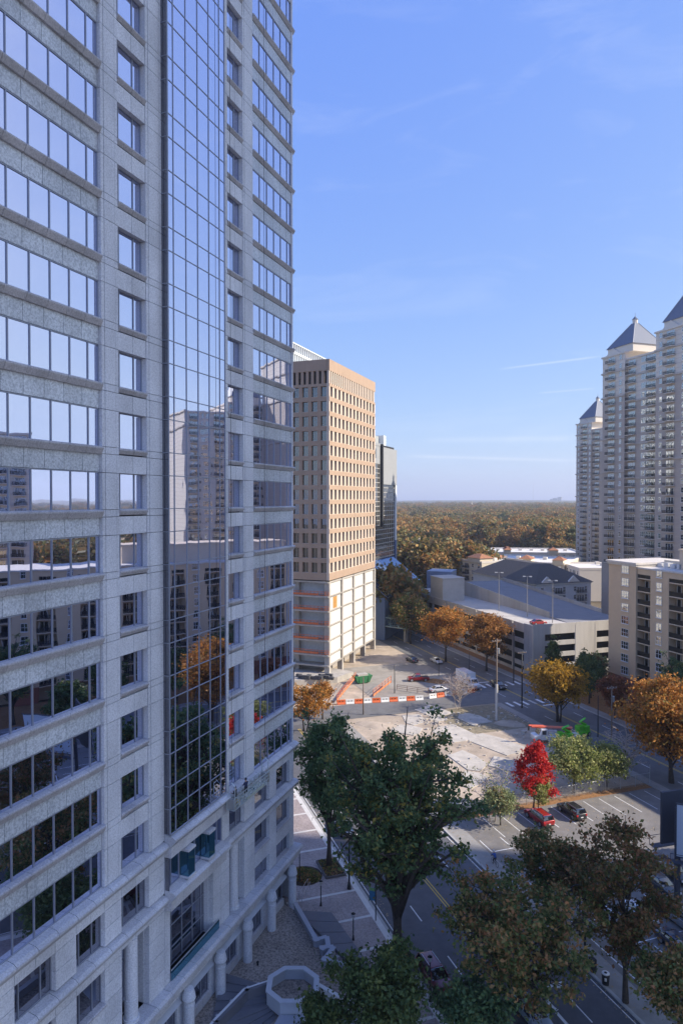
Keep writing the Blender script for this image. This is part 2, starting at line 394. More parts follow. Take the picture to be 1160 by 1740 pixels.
# slab remains and rubble on the vacant lot
M_slab = mat('bleached_slab', (.50, .46, .40), .9, var=.2, scale=.6, dirt=.4)
for i, (px, du, dn, a) in enumerate(((( 735, 1208), 9, 6, .2), ((700, 1221), 7, 4, -.3), ((770, 1245), 10, 7, .1), ((835, 1262), 12, 6, .35), ((690, 1240), 6, 5, .6), ((790, 1290), 9, 5, 0), ((860, 1300), 7, 5, .5), ((745, 1222), 3.2, 2.2, .2), ((800, 1222), 8, 5, .15), ((800, 1325), 5, 7, .5), ((850, 1340), 4, 3, .1))):
    c = gnd(*px); e = Vector((math.cos(ANG_N+a), math.sin(ANG_N+a), 0)); f = Vector((-e.y, e.x, 0))
    pts = [c+e*dn*x*rnd.uniform(.4, .55)+f*du*y*rnd.uniform(.35, .55) for x, y in ((-1, -1), (-.1, -1.15), (1, -.9), (1.1, .2), (.8, 1), (-.3, .9), (-1.05, .6))]
    o = MB().extr([(p.x, p.y) for p in pts], -.1, .02+.011*i).build('broken_slab', M_slab); tag(o, None, None, None, 'structure')
rb = MB()
for i in range(420):
    u, n = rnd.uniform(88, 131), rnd.uniform(47.5, 82)
    if rnd.random() < .35: u, n = rnd.gauss(126, 3), rnd.gauss(66, 6)
    s = rnd.uniform(.06, .28)*(1.8 if rnd.random() < .08 else 1); c = uv(u, n); a = rnd.random()*6
    pts = [(c.x+s*math.cos(a+t)*rnd.uniform(.7, 1.5), c.y+s*math.sin(a+t)*rnd.uniform(.7, 1.3)) for t in (0, 1.4, 2.9, 4.6)]
    rb.extr(pts, -.1, s*rnd.uniform(.3, .9))
tag(rb.build('rubble', M_slab), 'scattered pale rubble on the cleared dirt lot', 'rubble', kind='stuff')
# dirt mounds
def mound(px, rx, ry, h, m, label):
    c = gnd(*px); mb = MB(); N = 14
    rings = [[(c.x+rx*r*math.cos(2*math.pi*i/N)*rnd.uniform(.85, 1.12), c.y+ry*r*math.sin(2*math.pi*i/N)*rnd.uniform(.85, 1.12), -.08+h*(1-r)**.8*rnd.uniform(.8, 1.15)) for i in range(N)] for r in (1, .75, .45, .2)]
    for A, B in zip(rings, rings[1:]):
        for i in range(N):
            j = (i+1) % N; mb.poly([A[i], A[j], B[j], B[i]])
    mb.poly(rings[-1])
    o = mb.build('dirt_mound', m, smooth=True); tag(o, label, 'mound', 'dirt mounds on the cleared lot')
mound((865, 1230), 3.5, 2, .9, M_dirt, 'low brown dirt mound beside the leaning utility pole')
mound((740, 1158), 4, 2.2, .8, M_litter, 'brown mulch mound behind the red pickup')
mound((640, 1232), 5, 2.5, .6, M_dirt, 'low dirt heap by the cross street behind the oak')
# leaf litter scattered on the tarmac and plaza
lm = MB()
for i in range(2600):
    u, n = rnd.uniform(35, 86), rnd.uniform(47, 82)
    if i % 3 == 0: u, n = rnd.uniform(35, 100), rnd.choice((rnd.uniform(43.2, 44), rnd.uniform(44.3, 47.5), rnd.uniform(28.2, 29.5)))
    s = rnd.uniform(.05, .11); c = uv(u, n, .012 if not 44 < n < 46.7 else .145); a = rnd.random()*6
    lm.poly([(c.x+s*math.cos(a+t), c.y+s*math.sin(a+t), c.z+rnd.uniform(0, .01)) for t in (0, 1.9, 3.1, 5)])
tag(lm.build('fallen_leaves', mat('fallen_leaf', (.36, .27, .16), .9, var=.5, scale=9)), 'fallen leaves scattered over the parking lot tarmac', 'leaves', kind='stuff')
# ------------------------------------------------------------------ granite office tower on the left
FX = -33.04
FT = Fr((FX, 0), (0, 1))                     # a = world y, d = towards the street
G_pier = granite('pier_granite', (.76, .785, .84), (.54, .56, .61), .6)
G_span = granite('spandrel_granite', (.68, .73, .79), (.37, .41, .46), .3, .8)
G_sill = granite('sill_granite', (.54, .535, .57), (.34, .34, .37), .55)
G_ledge = granite('ledge_granite', (.63, .64, .68), (.45, .45, .48), .6)
M_mul = mat('mullion_metal', (.30, .33, .40), .45, .35, var=.05)
M_dark = mat('dark_backing', (.02, .022, .027), .9, var=.05)
GL = mirror_glass('tower_glass', (.70, .75, .95), (.012, .014, .02), .84, .007, .5)
GLq = mirror_glass('base_glass', (.8, .82, .92), (.010, .011, .018), .38, .007, .5)
GLs = mirror_glass('tower_side_glass', (.5, .52, .6), (.010, .012, .018), .35, .012, .7)
T = empty('office_tower', (FX-15, 47, 0), 0, 'tall granite and mirror glass office tower filling the left of the picture', 'office tower')
core = MB(); core.box(-72, FX-1.5, 22.2, 70.8, -.5, 112)
core.build('core', M_dark, T)
side = MB(); side.box(-72, FX-.1, 21.9, 22.2, 0, 112).box(-72, FX-.02, 70.8, 71.05, 0, 112); side.build('side_wall', G_pier, T)
pan = Pieces('granite_panel', T, 300); pane = Pieces('glass_pane', T, 300); sil = Pieces('sill_stone_block', T, 0)
mul = MB(); sills = []
MOD = 1.71
PITCH = 4.5
def head(j): return 2.97+PITCH*j
J = .02
def gp(a0, a1, d0, d1, z0, z1, m=None): pan.add(FT, a0+J, a1-J, d0, d1, z0+J, z1-J, m or G_pier)
def window(a0, a1, z0, z1, muls, d=-.32, trans=(), glass=None):
    xs = [a0]+list(muls)+[a1]; zs = [z0]+list(trans)+[z1]
    for p, q in zip(xs, xs[1:]):
        for r, s in zip(zs, zs[1:]): pane.add(FT, p+.03, q-.03, d-.03, d, r+.03, s-.03, glass or GL, .0012)
    for x in xs: mul.fbox(FT, x-.035, x+.035, d-.03, d+.07, z0, z1)
    for z in zs: mul.fbox(FT, a0, a1, d-.04, d+.06, z-.035, z+.035)
def sill(a0, a1, z, proj_=.16, h=.52, back=-.34, seg=MOD, name='sill_stone'):
    n = max(1, round((a1-a0)/seg)); w = (a1-a0)/n
    for i in range(n): sills.append((a0+i*w+J*.7, a0+(i+1)*w-J*.7, z, proj_, h, back))
LZ = (22.2, 39.13); RZ = (61.55, 71.05); BAY = (46.25, 55.0)
lm_ = [38.08-MOD*i for i in range(0, 9)][::-1]; rm_ = [61.65+1.64*i for i in range(0, 6)]
PUN = ((40.96, 44.20), (56.55, 59.45))
PIERS = ((39.13, 40.96), (44.20, 46.25), (55.0, 56.55), (59.45, 61.55))
for j in range(4, 23):
    h = head(j); s = h-2.65; up = s+PITCH         # window from s to h, spandrel from h to the next sill
    # band windows left and right of the centre
    window(LZ[0], LZ[1], s, h, lm_); window(RZ[0], RZ[1]-.25, s, h, rm_, -.2)
    for a0, a1, d in ((LZ[0], LZ[1], -.24), (RZ[0], RZ[1], -.12)):
        n = max(1, round((a1-a0)/MOD)); w = (a1-a0)/n
        for i in range(n): gp(a0+i*w, a0+(i+1)*w, d-.08, d, h+.04, up-.52, G_span)
    sill(LZ[0], LZ[1]+.05, up, .14, .54); sill(RZ[0], RZ[1]+.28, up, .18, .50)
    # piers
    for k, (a0, a1) in enumerate(PIERS):
        for z0, z1 in ((s, h), (h, up-.52), (up-.52, up)):
            e0, e1 = (a0, a1) if z1-z0 > .6 else (a0, a1)
            gp(a0, a0+.34, -.45, .0, z0, z1); gp(a1-.34, a1, -.45, .0, z0, z1); gp(a0+.34, a1-.34, -.45, .02, z0, z1)
    # punched windows
    for a0, a1 in PUN:
        window(a0, a1, s, h, (a0+.62, a1-.95), -.5)
        gp(a0, (a0+a1)/2, -.5, -.04, h, up-.5); gp((a0+a1)/2, a1, -.5, -.04, h, up-.5)
        sill(a0-.02, a1+.02, up, .12, .42, -.5, 1.62)
# the projecting mirror-glass bay
BD = .58
bmul = [47.0, 48.77, 50.54, 52.31, 54.08]
bz = []
for j in range(3, 23): bz += [head(j)-2.65+PITCH, head(j)+PITCH]
bz = [18.9]+[z for z in bz if z > 19.5]
cols = [BAY[0]]+bmul+[BAY[1]]
for p, q in zip(cols, cols[1:]):
    for r, s in zip(bz, bz[1:]): pane.add(FT, p+.025, q-.025, BD-.03, BD, r+.025, s-.025, GL, .0012)
for x in cols: mul.fbox(FT, x-.035, x+.035, BD-.04, BD+.05, bz[0], bz[-1])
for z in bz: mul.fbox(FT, BAY[0], BAY[1], BD-.04, BD+.04, z-.035, z+.035)
bc = MB(); bc.fbox(FT, BAY[0]+.06, BAY[1]-.06, -.55, BD-.06, bz[0], bz[-1]); bc.build('bay_core', M_dark, T)
FS = Fr((FX, BAY[0]), (1, 0))                # the bay's near flank, facing the camera
sideg = MB()
for r, s in zip(bz, bz[1:]): sideg.fbox(FS, .02, BD-.02, 0, .03, r+.03, s-.03)
o = sideg.build('bay_side_panes', GLs, T)
for z in bz: mul.fbox(FS, 0, BD, 0, .06, z-.03, z+.03)
# crown of the tower
cr = MB()
for i in range(28): cr.fbox(FT, 22.2+i*1.745, 22.2+(i+1)*1.745-.03, -.4, .05, head(22)+1.9, head(22)+6)
cr.build('crown_wall', G_pier, T)
cr = MB(); cr.prism(FT, [(-.4, 105.8), (.9, 105.2), (1.0, 104.6), (.35, 104.0), (-.4, 104.0)], 22, 71.9); cr.build('crown_cornice', G_ledge, T)
# ---- base: cornices, punched pairs, tall column bays, ledge
def cornice(a0, a1, z, dep, h, seg=1.71, d0=0.0):
    n = max(1, round((a1-a0)/seg)); w = (a1-a0)/n
    for i in range(n):
        mb = MB(); mb.prism(FT, [(d0-.45, z), (d0+dep*.55, z-.12), (d0+dep, z-.30), (d0+dep, z-.44), (d0+.10, z-h), (d0-.45, z-h)], a0+i*w+J, a0+(i+1)*w-J)
        mb.build('cornice_stone', G_ledge, T)
for a0, a1 in ((LZ[0], 46.2), (55.05, 71.4)):
    cornice(a0, a1, 18.32, .55, 1.0)
    cornice(a0, a1, 13.95, .50, .95)
cornice(BAY[0]-.05, BAY[1]+.05, 18.85, .62, 1.0, 1.75, BD-.1); cornice(BAY[0]-.05, BAY[1]+.05, 14.3, .62, .9, 1.75, BD-.1)
for z0, z1 in ((16.95, 17.85), (12.6, 13.4)):
    for i in range(5): gp(BAY[0]+i*1.75, BAY[0]+(i+1)*1.75, -.3, BD+.05, z0, z1, G_ledge)
# strip window between the two bay cornices, with three blue-green glazed boxes
window(BAY[0], BAY[1], 14.3, 16.95, [47.0, 48.2, 49.2, 50.54, 52.31, 53.4, 54.2], BD-.55)
bc = MB(); bc.fbox(FT, BAY[0]+.05, BAY[1]-.05, -.55, BD-.62, 12.7, 17.9); bc.build('strip_core', M_dark, T)
sg = MB(); sg.fbox(FS, .02, BD-.1, 0, .03, 14.3, 16.95); sg.build('strip_side_pane', GLs, T)
M_teal = mirror_glass('teal_glass', (.25, .5, .62), (.01, .06, .09), .5, .006)
for a in (48.3, 51.5):
    bx = MB(); bx.fbox(FT, a, a+.95, BD-.5, BD+.35, 14.5, 16.6); b_ = bx.build('glazed_box', M_teal, T)
    cp = MB(); cp.fbox(FT, a-.06, a+1.01, BD-.5, BD+.42, 16.6, 16.8).fbox(FT, a-.06, a+1.01, BD-.5, BD+.42, 14.32, 14.5); cp.build('box_trim', G_ledge, b_)
# rows of base windows: (head, sill)
ROWA, ROWB, ROWC = (16.55, 14.0), (12.35, 9.9), (8.2, 6.35)
def cells(a0, a1, z0, z1, opens, grid=1.71):
    """granite facing round rectangular openings"""
    ax = sorted({a0, a1, *[v for o in opens for v in o[:2]]}); zx = sorted({z0, z1, *[v for o in opens for v in o[2:]]})
    for p, q in zip(ax, ax[1:]):
        for r, s in zip(zx, zx[1:]):
            if any(o[0]-1e-6 <= p and q <= o[1]+1e-6 and o[2]-1e-6 <= r and s <= o[3]+1e-6 for o in opens): continue
            n = max(1, round((q-p)/grid)); m_ = max(1, round((s-r)/1.5))
            for i in range(n):
                for k in range(m_): gp(p+(q-p)*i/n, p+(q-p)*(i+1)/n, -.5, 0, r+(s-r)*k/m_, r+(s-r)*(k+1)/m_)
LW = [(36.3, 39.1), (31.1, 34.4), (26.0, 29.3)]; RW = [(61.65, 64.9), (66.6, 69.9)]
for zone, wins in (((LZ[0], 40.96), LW), ((59.45, 71.05), RW)):
    opA = [(a, b, ROWA[1], ROWA[0]) for a, b in wins]
    cells(zone[0], zone[1], 13.95, 17.32, opA)
    opB = [(a, b, ROWB[1], ROWB[0]) for a, b in wins]; opC = [(a, b, ROWC[1], ROWC[0]) for a, b in wins]
    cells(zone[0], zone[1], 6.3, 13.0, opB+opC)
    for a, b in wins:
        for hh, ss in (ROWA, ROWB, ROWC):
            window(a, b, ss, hh, (a+.62, b-.9), -.42, (), GLq)
            if hh != ROWA[0]: sill(a-.05, b+.05, ss+.02, .12, .35, -.42, 1.65)
# punched row A and the tall column bays under it
for a0, a1, pa, pb in ((40.96, 44.2, 40.96, 46.25), (56.55, 59.45, 55.0, 59.45)):
    cells(pa, pb, 13.95, 17.32, [(a0, a1, ROWA[1], ROWA[0])]); window(a0, a1, ROWA[1], ROWA[0], (a0+.62, a1-.95), -.45, (), GLq)
    cells(pa, pb, 6.3, 13.0, [(a0, a1, 6.3, 12.6)])
    window(a0+.05, a1-.05, 6.4, 12.6, ((a0+a1)/2+.3,), -1.3, (8.4, 10.5), GLq)
    jb = MB(); jb.fbox(FT, a1-.03, a1+.3, -1.35, -.5, 6.3, 12.6).fbox(FT, a0-.3, a0+.03, -1.35, -.5, 6.3, 12.6).fbox(FT, a0, a1, -1.35, -.2, 12.6, 12.9); jb.build('bay_reveal', G_pier, T)
    c = FT.P((a0+a1)/2-.15, -.35, 0)
    cm = MB(); cm.cyl(c, .62, 6.3, 6.55, 24).cyl(c, .52, 6.55, 8.0, 24).cyl(c, .54, 8.0, 8.06, 24).cyl(c, .50, 8.06, 12.6, 24)
    cm.build('column', G_pier, T)
# great window under the bay
cells(46.25, 47.0, 6.3, 12.65, []); cells(53.6, 55.0, 6.3, 12.65, [])
window(46.9, 53.6, 6.5, 12.65, (48.4, 50.0, 51.6, 53.0), -.95, (8.0, 9.9, 11.7), GLq)
jb = MB(); jb.fbox(FT, 53.55, 53.9, -1.0, -.5, 6.3, 12.6); jb.build('window_reveal', G_pier, T)
rl = MB(); rl.fbox(FT, 46.9, 54.4, .14, .2, 7.25, 7.33); rl.build('rail_bar', mat('rail_steel', (.75, .77, .8), .3, .7, var=.03), T)
rl = MB(); rl.fbox(FT, 46.9, 54.4, .155, .18, 6.4, 7.22); rl.build('rail_glass', M_teal, T)
# ledge, frieze, canopy windows and engaged columns above the gravel roof
n = 27; w_ = (71.6-22.2)/n
for i in range(n):
    a, b = 22.2+i*w_+J, 22.2+(i+1)*w_-J
    MB().prism(FT, [(-.5, 6.32), (.75, 6.28), (.95, 6.1), (.95, 5.85), (.55, 5.6), (.55, 5.0), (.15, 4.75), (-.5, 4.75)], a, b).build('ledge_stone', G_ledge, T)
colY = [23.0, 28.2, 33.3, 38.4, 43.5, 48.6, 53.7, 58.8, 64.0, 69.1]
for y in colY:
    c = FT.P(y, .72, 0); cm = MB()
    cm.cyl(c, .46, -.2, 3.4, 22).cyl(c, .50, 3.4, 3.5, 22).cyl(c, .46, 3.5, 3.75, 22, .46).cyl(c, .46, 3.75, 4.0, 22, .56).cyl(c, .58, 4.0, 4.35, 22, .52).cyl(c, .52, 4.35, 4.8, 22, .4)
    cm.build('column', G_pier, T)
for y0, y1 in zip(colY, colY[1:]):
    window(y0+.7, y1-.7, 1.5, 4.0, ((y0+y1)/2-.6, (y0+y1)/2+.7), -.25, (), GLq)
    cells(y0-.7, y0+.7, .7, 4.75, [])
    for k in range(3): gp(y0+.7+(y1-y0-1.4)*k/3, y0+.7+(y1-y0-1.4)*(k+1)/3, -.5, .05, .7, 1.5, G_ledge); gp(y0+.7+(y1-y0-1.4)*k/3, y0+.7+(y1-y0-1.4)*(k+1)/3, -.5, .0, 4.0, 4.75)
    aw = MB(); aw.prism(FT, [(0, 4.2), (.42, 3.95), (.42, 3.9), (0, 3.95)], y0+.62, y1-.62); aw.build('window_hood', mat('hood_metal', (.55, .58, .64), .4, .4, var=.04), T)
pan.flush(); pane.flush()
mo = mul.build('mullions', M_mul, T); mo['kind'] = 'stuff'
def sill_px(s):
    x, y, d = proj(FT.P((s[0]+s[1])/2, .1, s[2])); return d if -30 < x < 1190 and -30 < y < 1770 else 1e6
sills.sort(key=sill_px); rest = MB()
def sill_prism(mb, s):
    a, b, z, p, h, back = s
    mb.prism(FT, [(back, z+.03), (p*.4, z), (p, z-.07), (p, z-.16), (-.05, z-h), (back, z-h)], a, b)
for i, s_ in enumerate(sills):
    if i < 290 and sill_px(s_) < 1e5: mb = MB(); sill_prism(mb, s_); mb.build('sill_stone', G_sill, T)
    else: sill_prism(rest, s_)
o = rest.build('sill_stones', G_sill, T); o['kind'] = 'stuff'

# ------------------------------------------------------------------ gravel roof, zig-zag parapet, octagonal roof light
M_grav = granite('roof_gravel', (.40, .345, .295), (.15, .125, .11), .95, .45)
M_par = mat('parapet_metal', (.42, .45, .52), .5, .25, var=.06)
M_sl = mat('slate_panel', (.15, .155, .18), .5, .1, var=.12, scale=.8)
PV = empty('entrance_pavilion', (-27, 58, 0), 0, 'low pavilion with gravel roof, zigzag parapet and octagonal roof light at the tower foot', 'pavilion')
par_px = [(500, 1537), (535.5, 1599), (553, 1594.5), (554.6, 1606), (546, 1612), (563.4, 1610.6), (548.7, 1631), (609, 1646)]
par = [gnd(x, y, 1.3) for x, y in par_px] + [Vector((-18.2, 55.0, 0)), Vector((-17.6, 44.0, 0)), Vector((-17, 30, 0))]
MB().extr([(p.x, p.y) for p in par]+[(-33.3, 30), (-33.3, 68.6)], .0, .7).build('gravel_roof', M_grav, PV)
for i, (a, b) in enumerate(zip(par, par[1:])):
    e = (b-a); e.z = 0; L_ = e.length; F_ = Fr((a.x, a.y), (e.x, e.y))
    m1 = MB(); zt = 1.28+.006*(i % 3); m1.fbox(F_, -.14, L_+.14-.004*i, -.32+.003*i, .003*i, .1, zt).fbox(F_, -.2, L_+.2, -.40+.003*i, .08+.003*i, zt, zt+.10); m1.build('parapet', M_par, PV)
# flat slate terrace outside the parapet, in strips
A, B, C_, D_ = gnd(502, 1546, .5), gnd(563, 1550, .5), gnd(628, 1640, .5), gnd(609, 1650, .5)
for i in range(5):
    t0, t1 = i/5+.004, (i+1)/5-.004
    q = [A.lerp(D_, t0), B.lerp(C_, t0), B.lerp(C_, t1), A.lerp(D_, t1)]
    MB().extr([(p.x, p.y) for p in q], .0, .5).build('slate_strip', M_sl, PV)
OC = Vector((-25.9, 55.5)); OR = 2.45
def octp(r, z, rot=math.radians(22.5)+.36): return [Vector((OC.x+r*math.cos(rot+i*math.pi/4), OC.y+r*math.sin(rot+i*math.pi/4), z)) for i in range(8)]
M_drum = mat('drum_panel', (.52, .55, .60), .5, .1, var=.06)
dr = MB()
for r0, r1, z0, z1, nm in ((OR, OR-.12, .9, 2.1, 'drum_wall'), (OR+.10, OR-.42, 2.1, 2.24, 'drum_coping')):
    a, b, c, d = octp(r0, z0), octp(r1, z0), octp(r0, z1), octp(r1, z1)
    for i in range(8):
        k = (i+1) % 8
        MB().hexa([a[i], a[k], b[k], b[i], c[i], c[k], d[k], d[i]]).build(nm, M_drum, PV)
gi = MB(); gi.poly(octp(OR-.15, 1.1)); gi.build('drum_gravel', M_grav, PV)
inner, outer = octp(OR+.02, 1.15), octp(7.4, .78)
for i in (3, 4, 5, 6):
    k = (i+1) % 8
    if i in (3, 4):       # dark stepped panels on the building side
        for s in range(5):
            t0, t1 = s/5, (s+1)/5
            q = [inner[i].lerp(inner[k], t0), inner[i].lerp(inner[k], t1), outer[i].lerp(outer[k], t1), outer[i].lerp(outer[k], t0)]
            MB().extr([(p.x, p.y) for p in q], .6, (1.25 if i == 3 else 1.0)-.09*s).build('step_panel', M_sl, PV)
    else:
        for s in range(2):
            t0, t1 = s/2+.01, (s+1)/2-.01
            p0, p1 = inner[i].lerp(outer[i], t0), inner[k].lerp(outer[k], t0); p2, p3 = inner[k].lerp(outer[k], t1), inner[i].lerp(outer[i], t1)
            dn = Vector((0, 0, -.35))
            MB().hexa([p0+dn, p1+dn, p2+dn, p3+dn, p0, p1, p2, p3]).build('roof_panel', M_par if (i+s) % 2 else M_drum, PV)
ring_ = [octp(OR, 0)[3], Vector((-29.9, 53.9, 0)), Vector((-30.5, 49.6, 0)), Vector((-30.6, 40, 0))]
for a, b in zip(ring_, ring_[1:]):
    F_ = Fr((a.x, a.y), (b.x-a.x, b.y-a.y)); L_ = (b-a).length
    MB().fbox(F_, -.05, L_+.05, -.1, .22, .5, 1.75).build('upstand', mat('pale_upstand', (.74, .75, .76), .5, var=.05), PV)
    MB().fbox(F_, -.1, L_+.1, -.42, -.1, .5, 1.85).build('upstand_coping', M_sl, PV)
    for t in (.35, .8): MB().fbox(F_, L_*t, L_*t+.25, .2, .4, 1.5, 1.7).build('wall_light', M_par, PV)
a, b = octp(OR, 0)[0], Vector((-20.2, 56.0, 0)); F_ = Fr((a.x, a.y), (b.x-a.x, b.y-a.y)); L_ = (b-a).length
MB().fbox(F_, 0, L_, -.2, .2, .5, 1.5).build('upstand', mat('pale_upstand', (.74, .75, .76), .5, var=.05), PV)
for px in ((520, 1575), (438, 1640)):
    c = gnd(*px, .7); MB().cyl(c, .09, .69, 1.0, 8).cyl(c, .16, 1.0, 1.12, 8, .05).build('roof_vent', M_dark, PV)
# ------------------------------------------------------------------ brown tower under renovation
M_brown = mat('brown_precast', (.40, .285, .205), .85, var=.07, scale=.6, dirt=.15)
M_brown2 = mat('trim_and_sunlit_precast', (.60, .49, .39), .85, var=.06, scale=.8)
GLb = mirror_glass('brown_tower_glass', (.55, .58, .6), (.03, .033, .035), .30, .02, .5)
M_sheath = mat('white_sheathing', (.64, .62, .58), .8, var=.06, scale=.8, dirt=.12)
M_rawc = mat('raw_concrete', (.43, .40, .36), .9, var=.15, scale=.7, dirt=.4)
M_orange = mat('safety_orange', (.62, .16, .05), .7, var=.2)
BT = empty('renovated_tower', (-80, 180, 0), 0, 'brown precast tower with lower floors stripped to white sheathing', 'tower')
BX, BY0, BY1, BZ = -65.5, 162.7, 200.5, 82.2
MB().box(-96, BX-.75, BY0+.75, BY1-.2, 24.9, BZ-.9).build('core', M_dark, BT)
FR_ = Fr((BX, BY0), (0, 1)); FL_ = Fr((-96.5, BY0), (1, 0))
wins = Pieces('window', BT, 330); LW_ = BX+96.5
rows = [75.3-3.79*k for k in range(13)]
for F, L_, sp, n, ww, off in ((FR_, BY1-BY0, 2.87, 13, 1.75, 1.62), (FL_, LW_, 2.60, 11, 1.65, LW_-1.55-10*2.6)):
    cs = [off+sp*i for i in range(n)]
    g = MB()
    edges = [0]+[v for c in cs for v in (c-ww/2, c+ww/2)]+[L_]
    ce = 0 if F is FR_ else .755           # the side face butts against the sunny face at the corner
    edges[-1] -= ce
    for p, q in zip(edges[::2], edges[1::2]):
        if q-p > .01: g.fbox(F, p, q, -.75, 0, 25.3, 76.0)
    g.build('pier_wall', M_brown2 if F is FR_ else M_brown, BT)  # sun-facing piers get the paler tone: sunlight put into the colour
    zs = [25.3]+[v for r in rows[::-1] for v in (r-2.66, r)]+[76.0]
    for p, q in zip(zs[::2], zs[1::2]):
        g = MB(); g.fbox(F, .05, L_-.05-ce, -.74, .04, p, q); g.build('spandrel_beam', M_brown, BT)
    tr = MB()
    for c in cs:
        for r in rows:
            wins.add(F, c-ww/2, c+ww/2, -.72, -.62, r-2.66, r, GLb)
            tr.fbox(F, c-.03, c+.03, -.62, -.56, r-2.66, r)
            tr.fbox(F, c-ww/2, c+ww/2, -.6, -.02, r-2.72, r-2.60)
    o = tr.build('window_trim', M_brown2, BT); o['kind'] = 'stuff'
    # slotted plant floor and plain parapet
    g = MB(); m_ = int(L_/1.43); 
    for i in range(m_): g.fbox(F, i*(L_-ce)/m_, i*(L_-ce)/m_+.72, -.6, 0, 76.0, 79.3)
    g.build('slot_fins', M_brown2 if F is FR_ else M_brown, BT)  # fins on the sun side paler too, lit tone in the colour
    g = MB(); k = round(L_/3)
    for i in range(k): g.fbox(F, i*(L_-ce)/k+.01, (i+1)*(L_-ce)/k-.01, -.7, .06, 79.3, BZ)
    g.build('parapet_panels', M_brown, BT)
wins.flush()
MB().box(-96, BX-.5, BY0+.5, BY1, BZ-1.2, BZ-.9).build('roof', M_rawc, BT)
MB().box(-96.6, -66, BY1-.2, BY1, 25, BZ).build('rear_wall', M_brown, BT)
# stripped floors
slabs = [25.0, 21.3, 17.5, 13.7, 9.9, 6.1, 3.4]
ccol = MB()
for z in slabs:
    g = MB(); g.fbox(FR_, -.6, BY1-BY0, -2.6, -.05, z-.42, z); g.fbox(FL_, .5, LW_-.02, -2.55, .63 if z < 25 else -.3, z-.40, z-.005); g.build('floor_slab', M_rawc, BT)
for i in range(5):
    a = .3+i*(BY1-BY0-.6)/4
    g = MB(); g.fbox(FR_, a-.5, a+.5, -1.3, .10, 0, 25.0); g.build('column', M_rawc, BT)
for a in (LW_-9.6, LW_-18.8): g = MB(); g.fbox(FL_, a-.5, a+.5, -2.4, -1.2, 0, 25.0); g.build('column', M_rawc, BT)
for z1, z0 in zip(slabs, slabs[1:]):
    for i in range(4):
        w0 = .9+i*(BY1-BY0-.6)/4; w1 = w0+(BY1-BY0-.6)/4-1.2
        for q in range(3):
            piece('sheathing_board', FR_, w0+(w1-w0)*q/3+.01, w0+(w1-w0)*(q+1)/3-.01, -.5, -.4, z0, z1-.42, M_sheath, BT)
    for q in range(6):
        piece('sheathing_board', FL_, LW_-12.5+q*2.0, LW_-10.52+q*2.0, -2.75, -2.65, z0, z1-.42, mat('grey_sheathing', (.60, .60, .59), .8, var=.1, scale=2), BT)
    br = MB()
    for i in range(40): br.fbox(FR_, .4+i*.94, .62+i*.94, -.05, .1, z0-.34, z0-.14)
    o = br.build('slab_brackets', M_rawc, BT); o['kind'] = 'stuff'
    if z0 > 5:
        gr = MB()
        for i in range(14): gr.fbox(FL_, LW_-13+i*1.0, LW_-12.92+i*1.0, .4, .48, z0, z0+1.1)
        for zz in (.12, .55, 1.05): gr.fbox(FL_, LW_-13, LW_-.1, .41, .47, z0+zz, z0+zz+.1)
        gr.fbox(FL_, LW_-11, LW_-3, .40, .46, z0+.1, z0+.5)
        gr.build('guard_rail', M_orange, BT)
MB().box(-90, BX-3, BY0+3.4, BY1-.5, 0, 24.6).build('inner_core', mat('inner_concrete', (.35, .32, .29), .9), BT)
piece('plywood_patch', FR_, 3.6, 6.4, -.39, -.34, 17.6, 20.6, mat('plywood', (.42, .22, .06), .8, var=.2), BT)

# ------------------------------------------------------------------ towers behind it
M_teal2 = mirror_glass('pale_tower_glass', (.62, .74, .80), (.09, .12, .14), .35, .01)
M_alum = mat('white_aluminium', (.74, .77, .78), .5, .2, var=.04)
BG = empty('finned_tower', (-115, 235, 0), 0, 'pale finned glass tower just showing above the brown tower', 'tower')
FB = Fr((-100, 200), (0, 1))
MB().box(-140, -100.3, 200, 280, 0, 98).build('glass_body', M_teal2, BG)
fn = MB()
for i in range(54): fn.fbox(FB, .2+i*1.5, .75+i*1.5, -.3, .25, 40, 96.6)
fn.build('fins', M_alum, BG)['kind'] = 'stuff'
MB().fbox(FB, 0, 80, -.3, .4, 96.6, 97.4).fbox(FB, 0, 80, -.2, .5, 100.0, 100.4).build('crown_beam', M_alum, BG)
cw = MB()
for i in range(45): cw.fbox(FB, i*1.78, i*1.78+.5, -.3, .3, 97.4, 100)
cw.build('crown_posts', M_alum, BG)['kind'] = 'stuff'
MB().fbox(FB, .2, 79.8, -.9, -.4, 97.4, 100).build('crown_screen', mat('crown_louver', (.12, .14, .19), .5), BG)

M_gry = mat('grey_panel', (.30, .31, .32), .6, var=.08)
GLd = mirror_glass('dark_tower_glass', (.50, .52, .55), (.016, .017, .019), .38, .02, .3)
DT = empty('dark_glass_tower', (-95, 250, 0), 0, 'dark gridded glass tower with grey top beside the brown tower', 'tower')
FD = Fr((-78, 222), (0, 1)); LD = 42.0
MB().box(-118, -78.2, 222, 263.6, 10, 67).build('body', M_dark, DT)
gl = MB(); gd = MB(); gc = 17; gr_ = 27
for i in range(gc):
    for k in range(gr_):
        gl.fbox(FD, i*LD/gc+.12, (i+1)*LD/gc-.12, -.15, -.05, 12+k*47.6/gr_+.18, 12+(k+1)*47.6/gr_-.18)
for i in range(gc+1): gd.fbox(FD, i*LD/gc-.2, i*LD/gc+.2, -.15, .0, 12, 59.6)
for k in range(gr_+1): gd.fbox(FD, 0, LD, -.15, .02, 12+k*47.6/gr_-.12, 12+k*47.6/gr_+.12)
gl.build('glass_panes', GLd, DT)['kind'] = 'stuff'; gd.build('mullion_grid', mat('grid_metal', (.46, .45, .43), .5, .2, var=.05), DT)['kind'] = 'stuff'
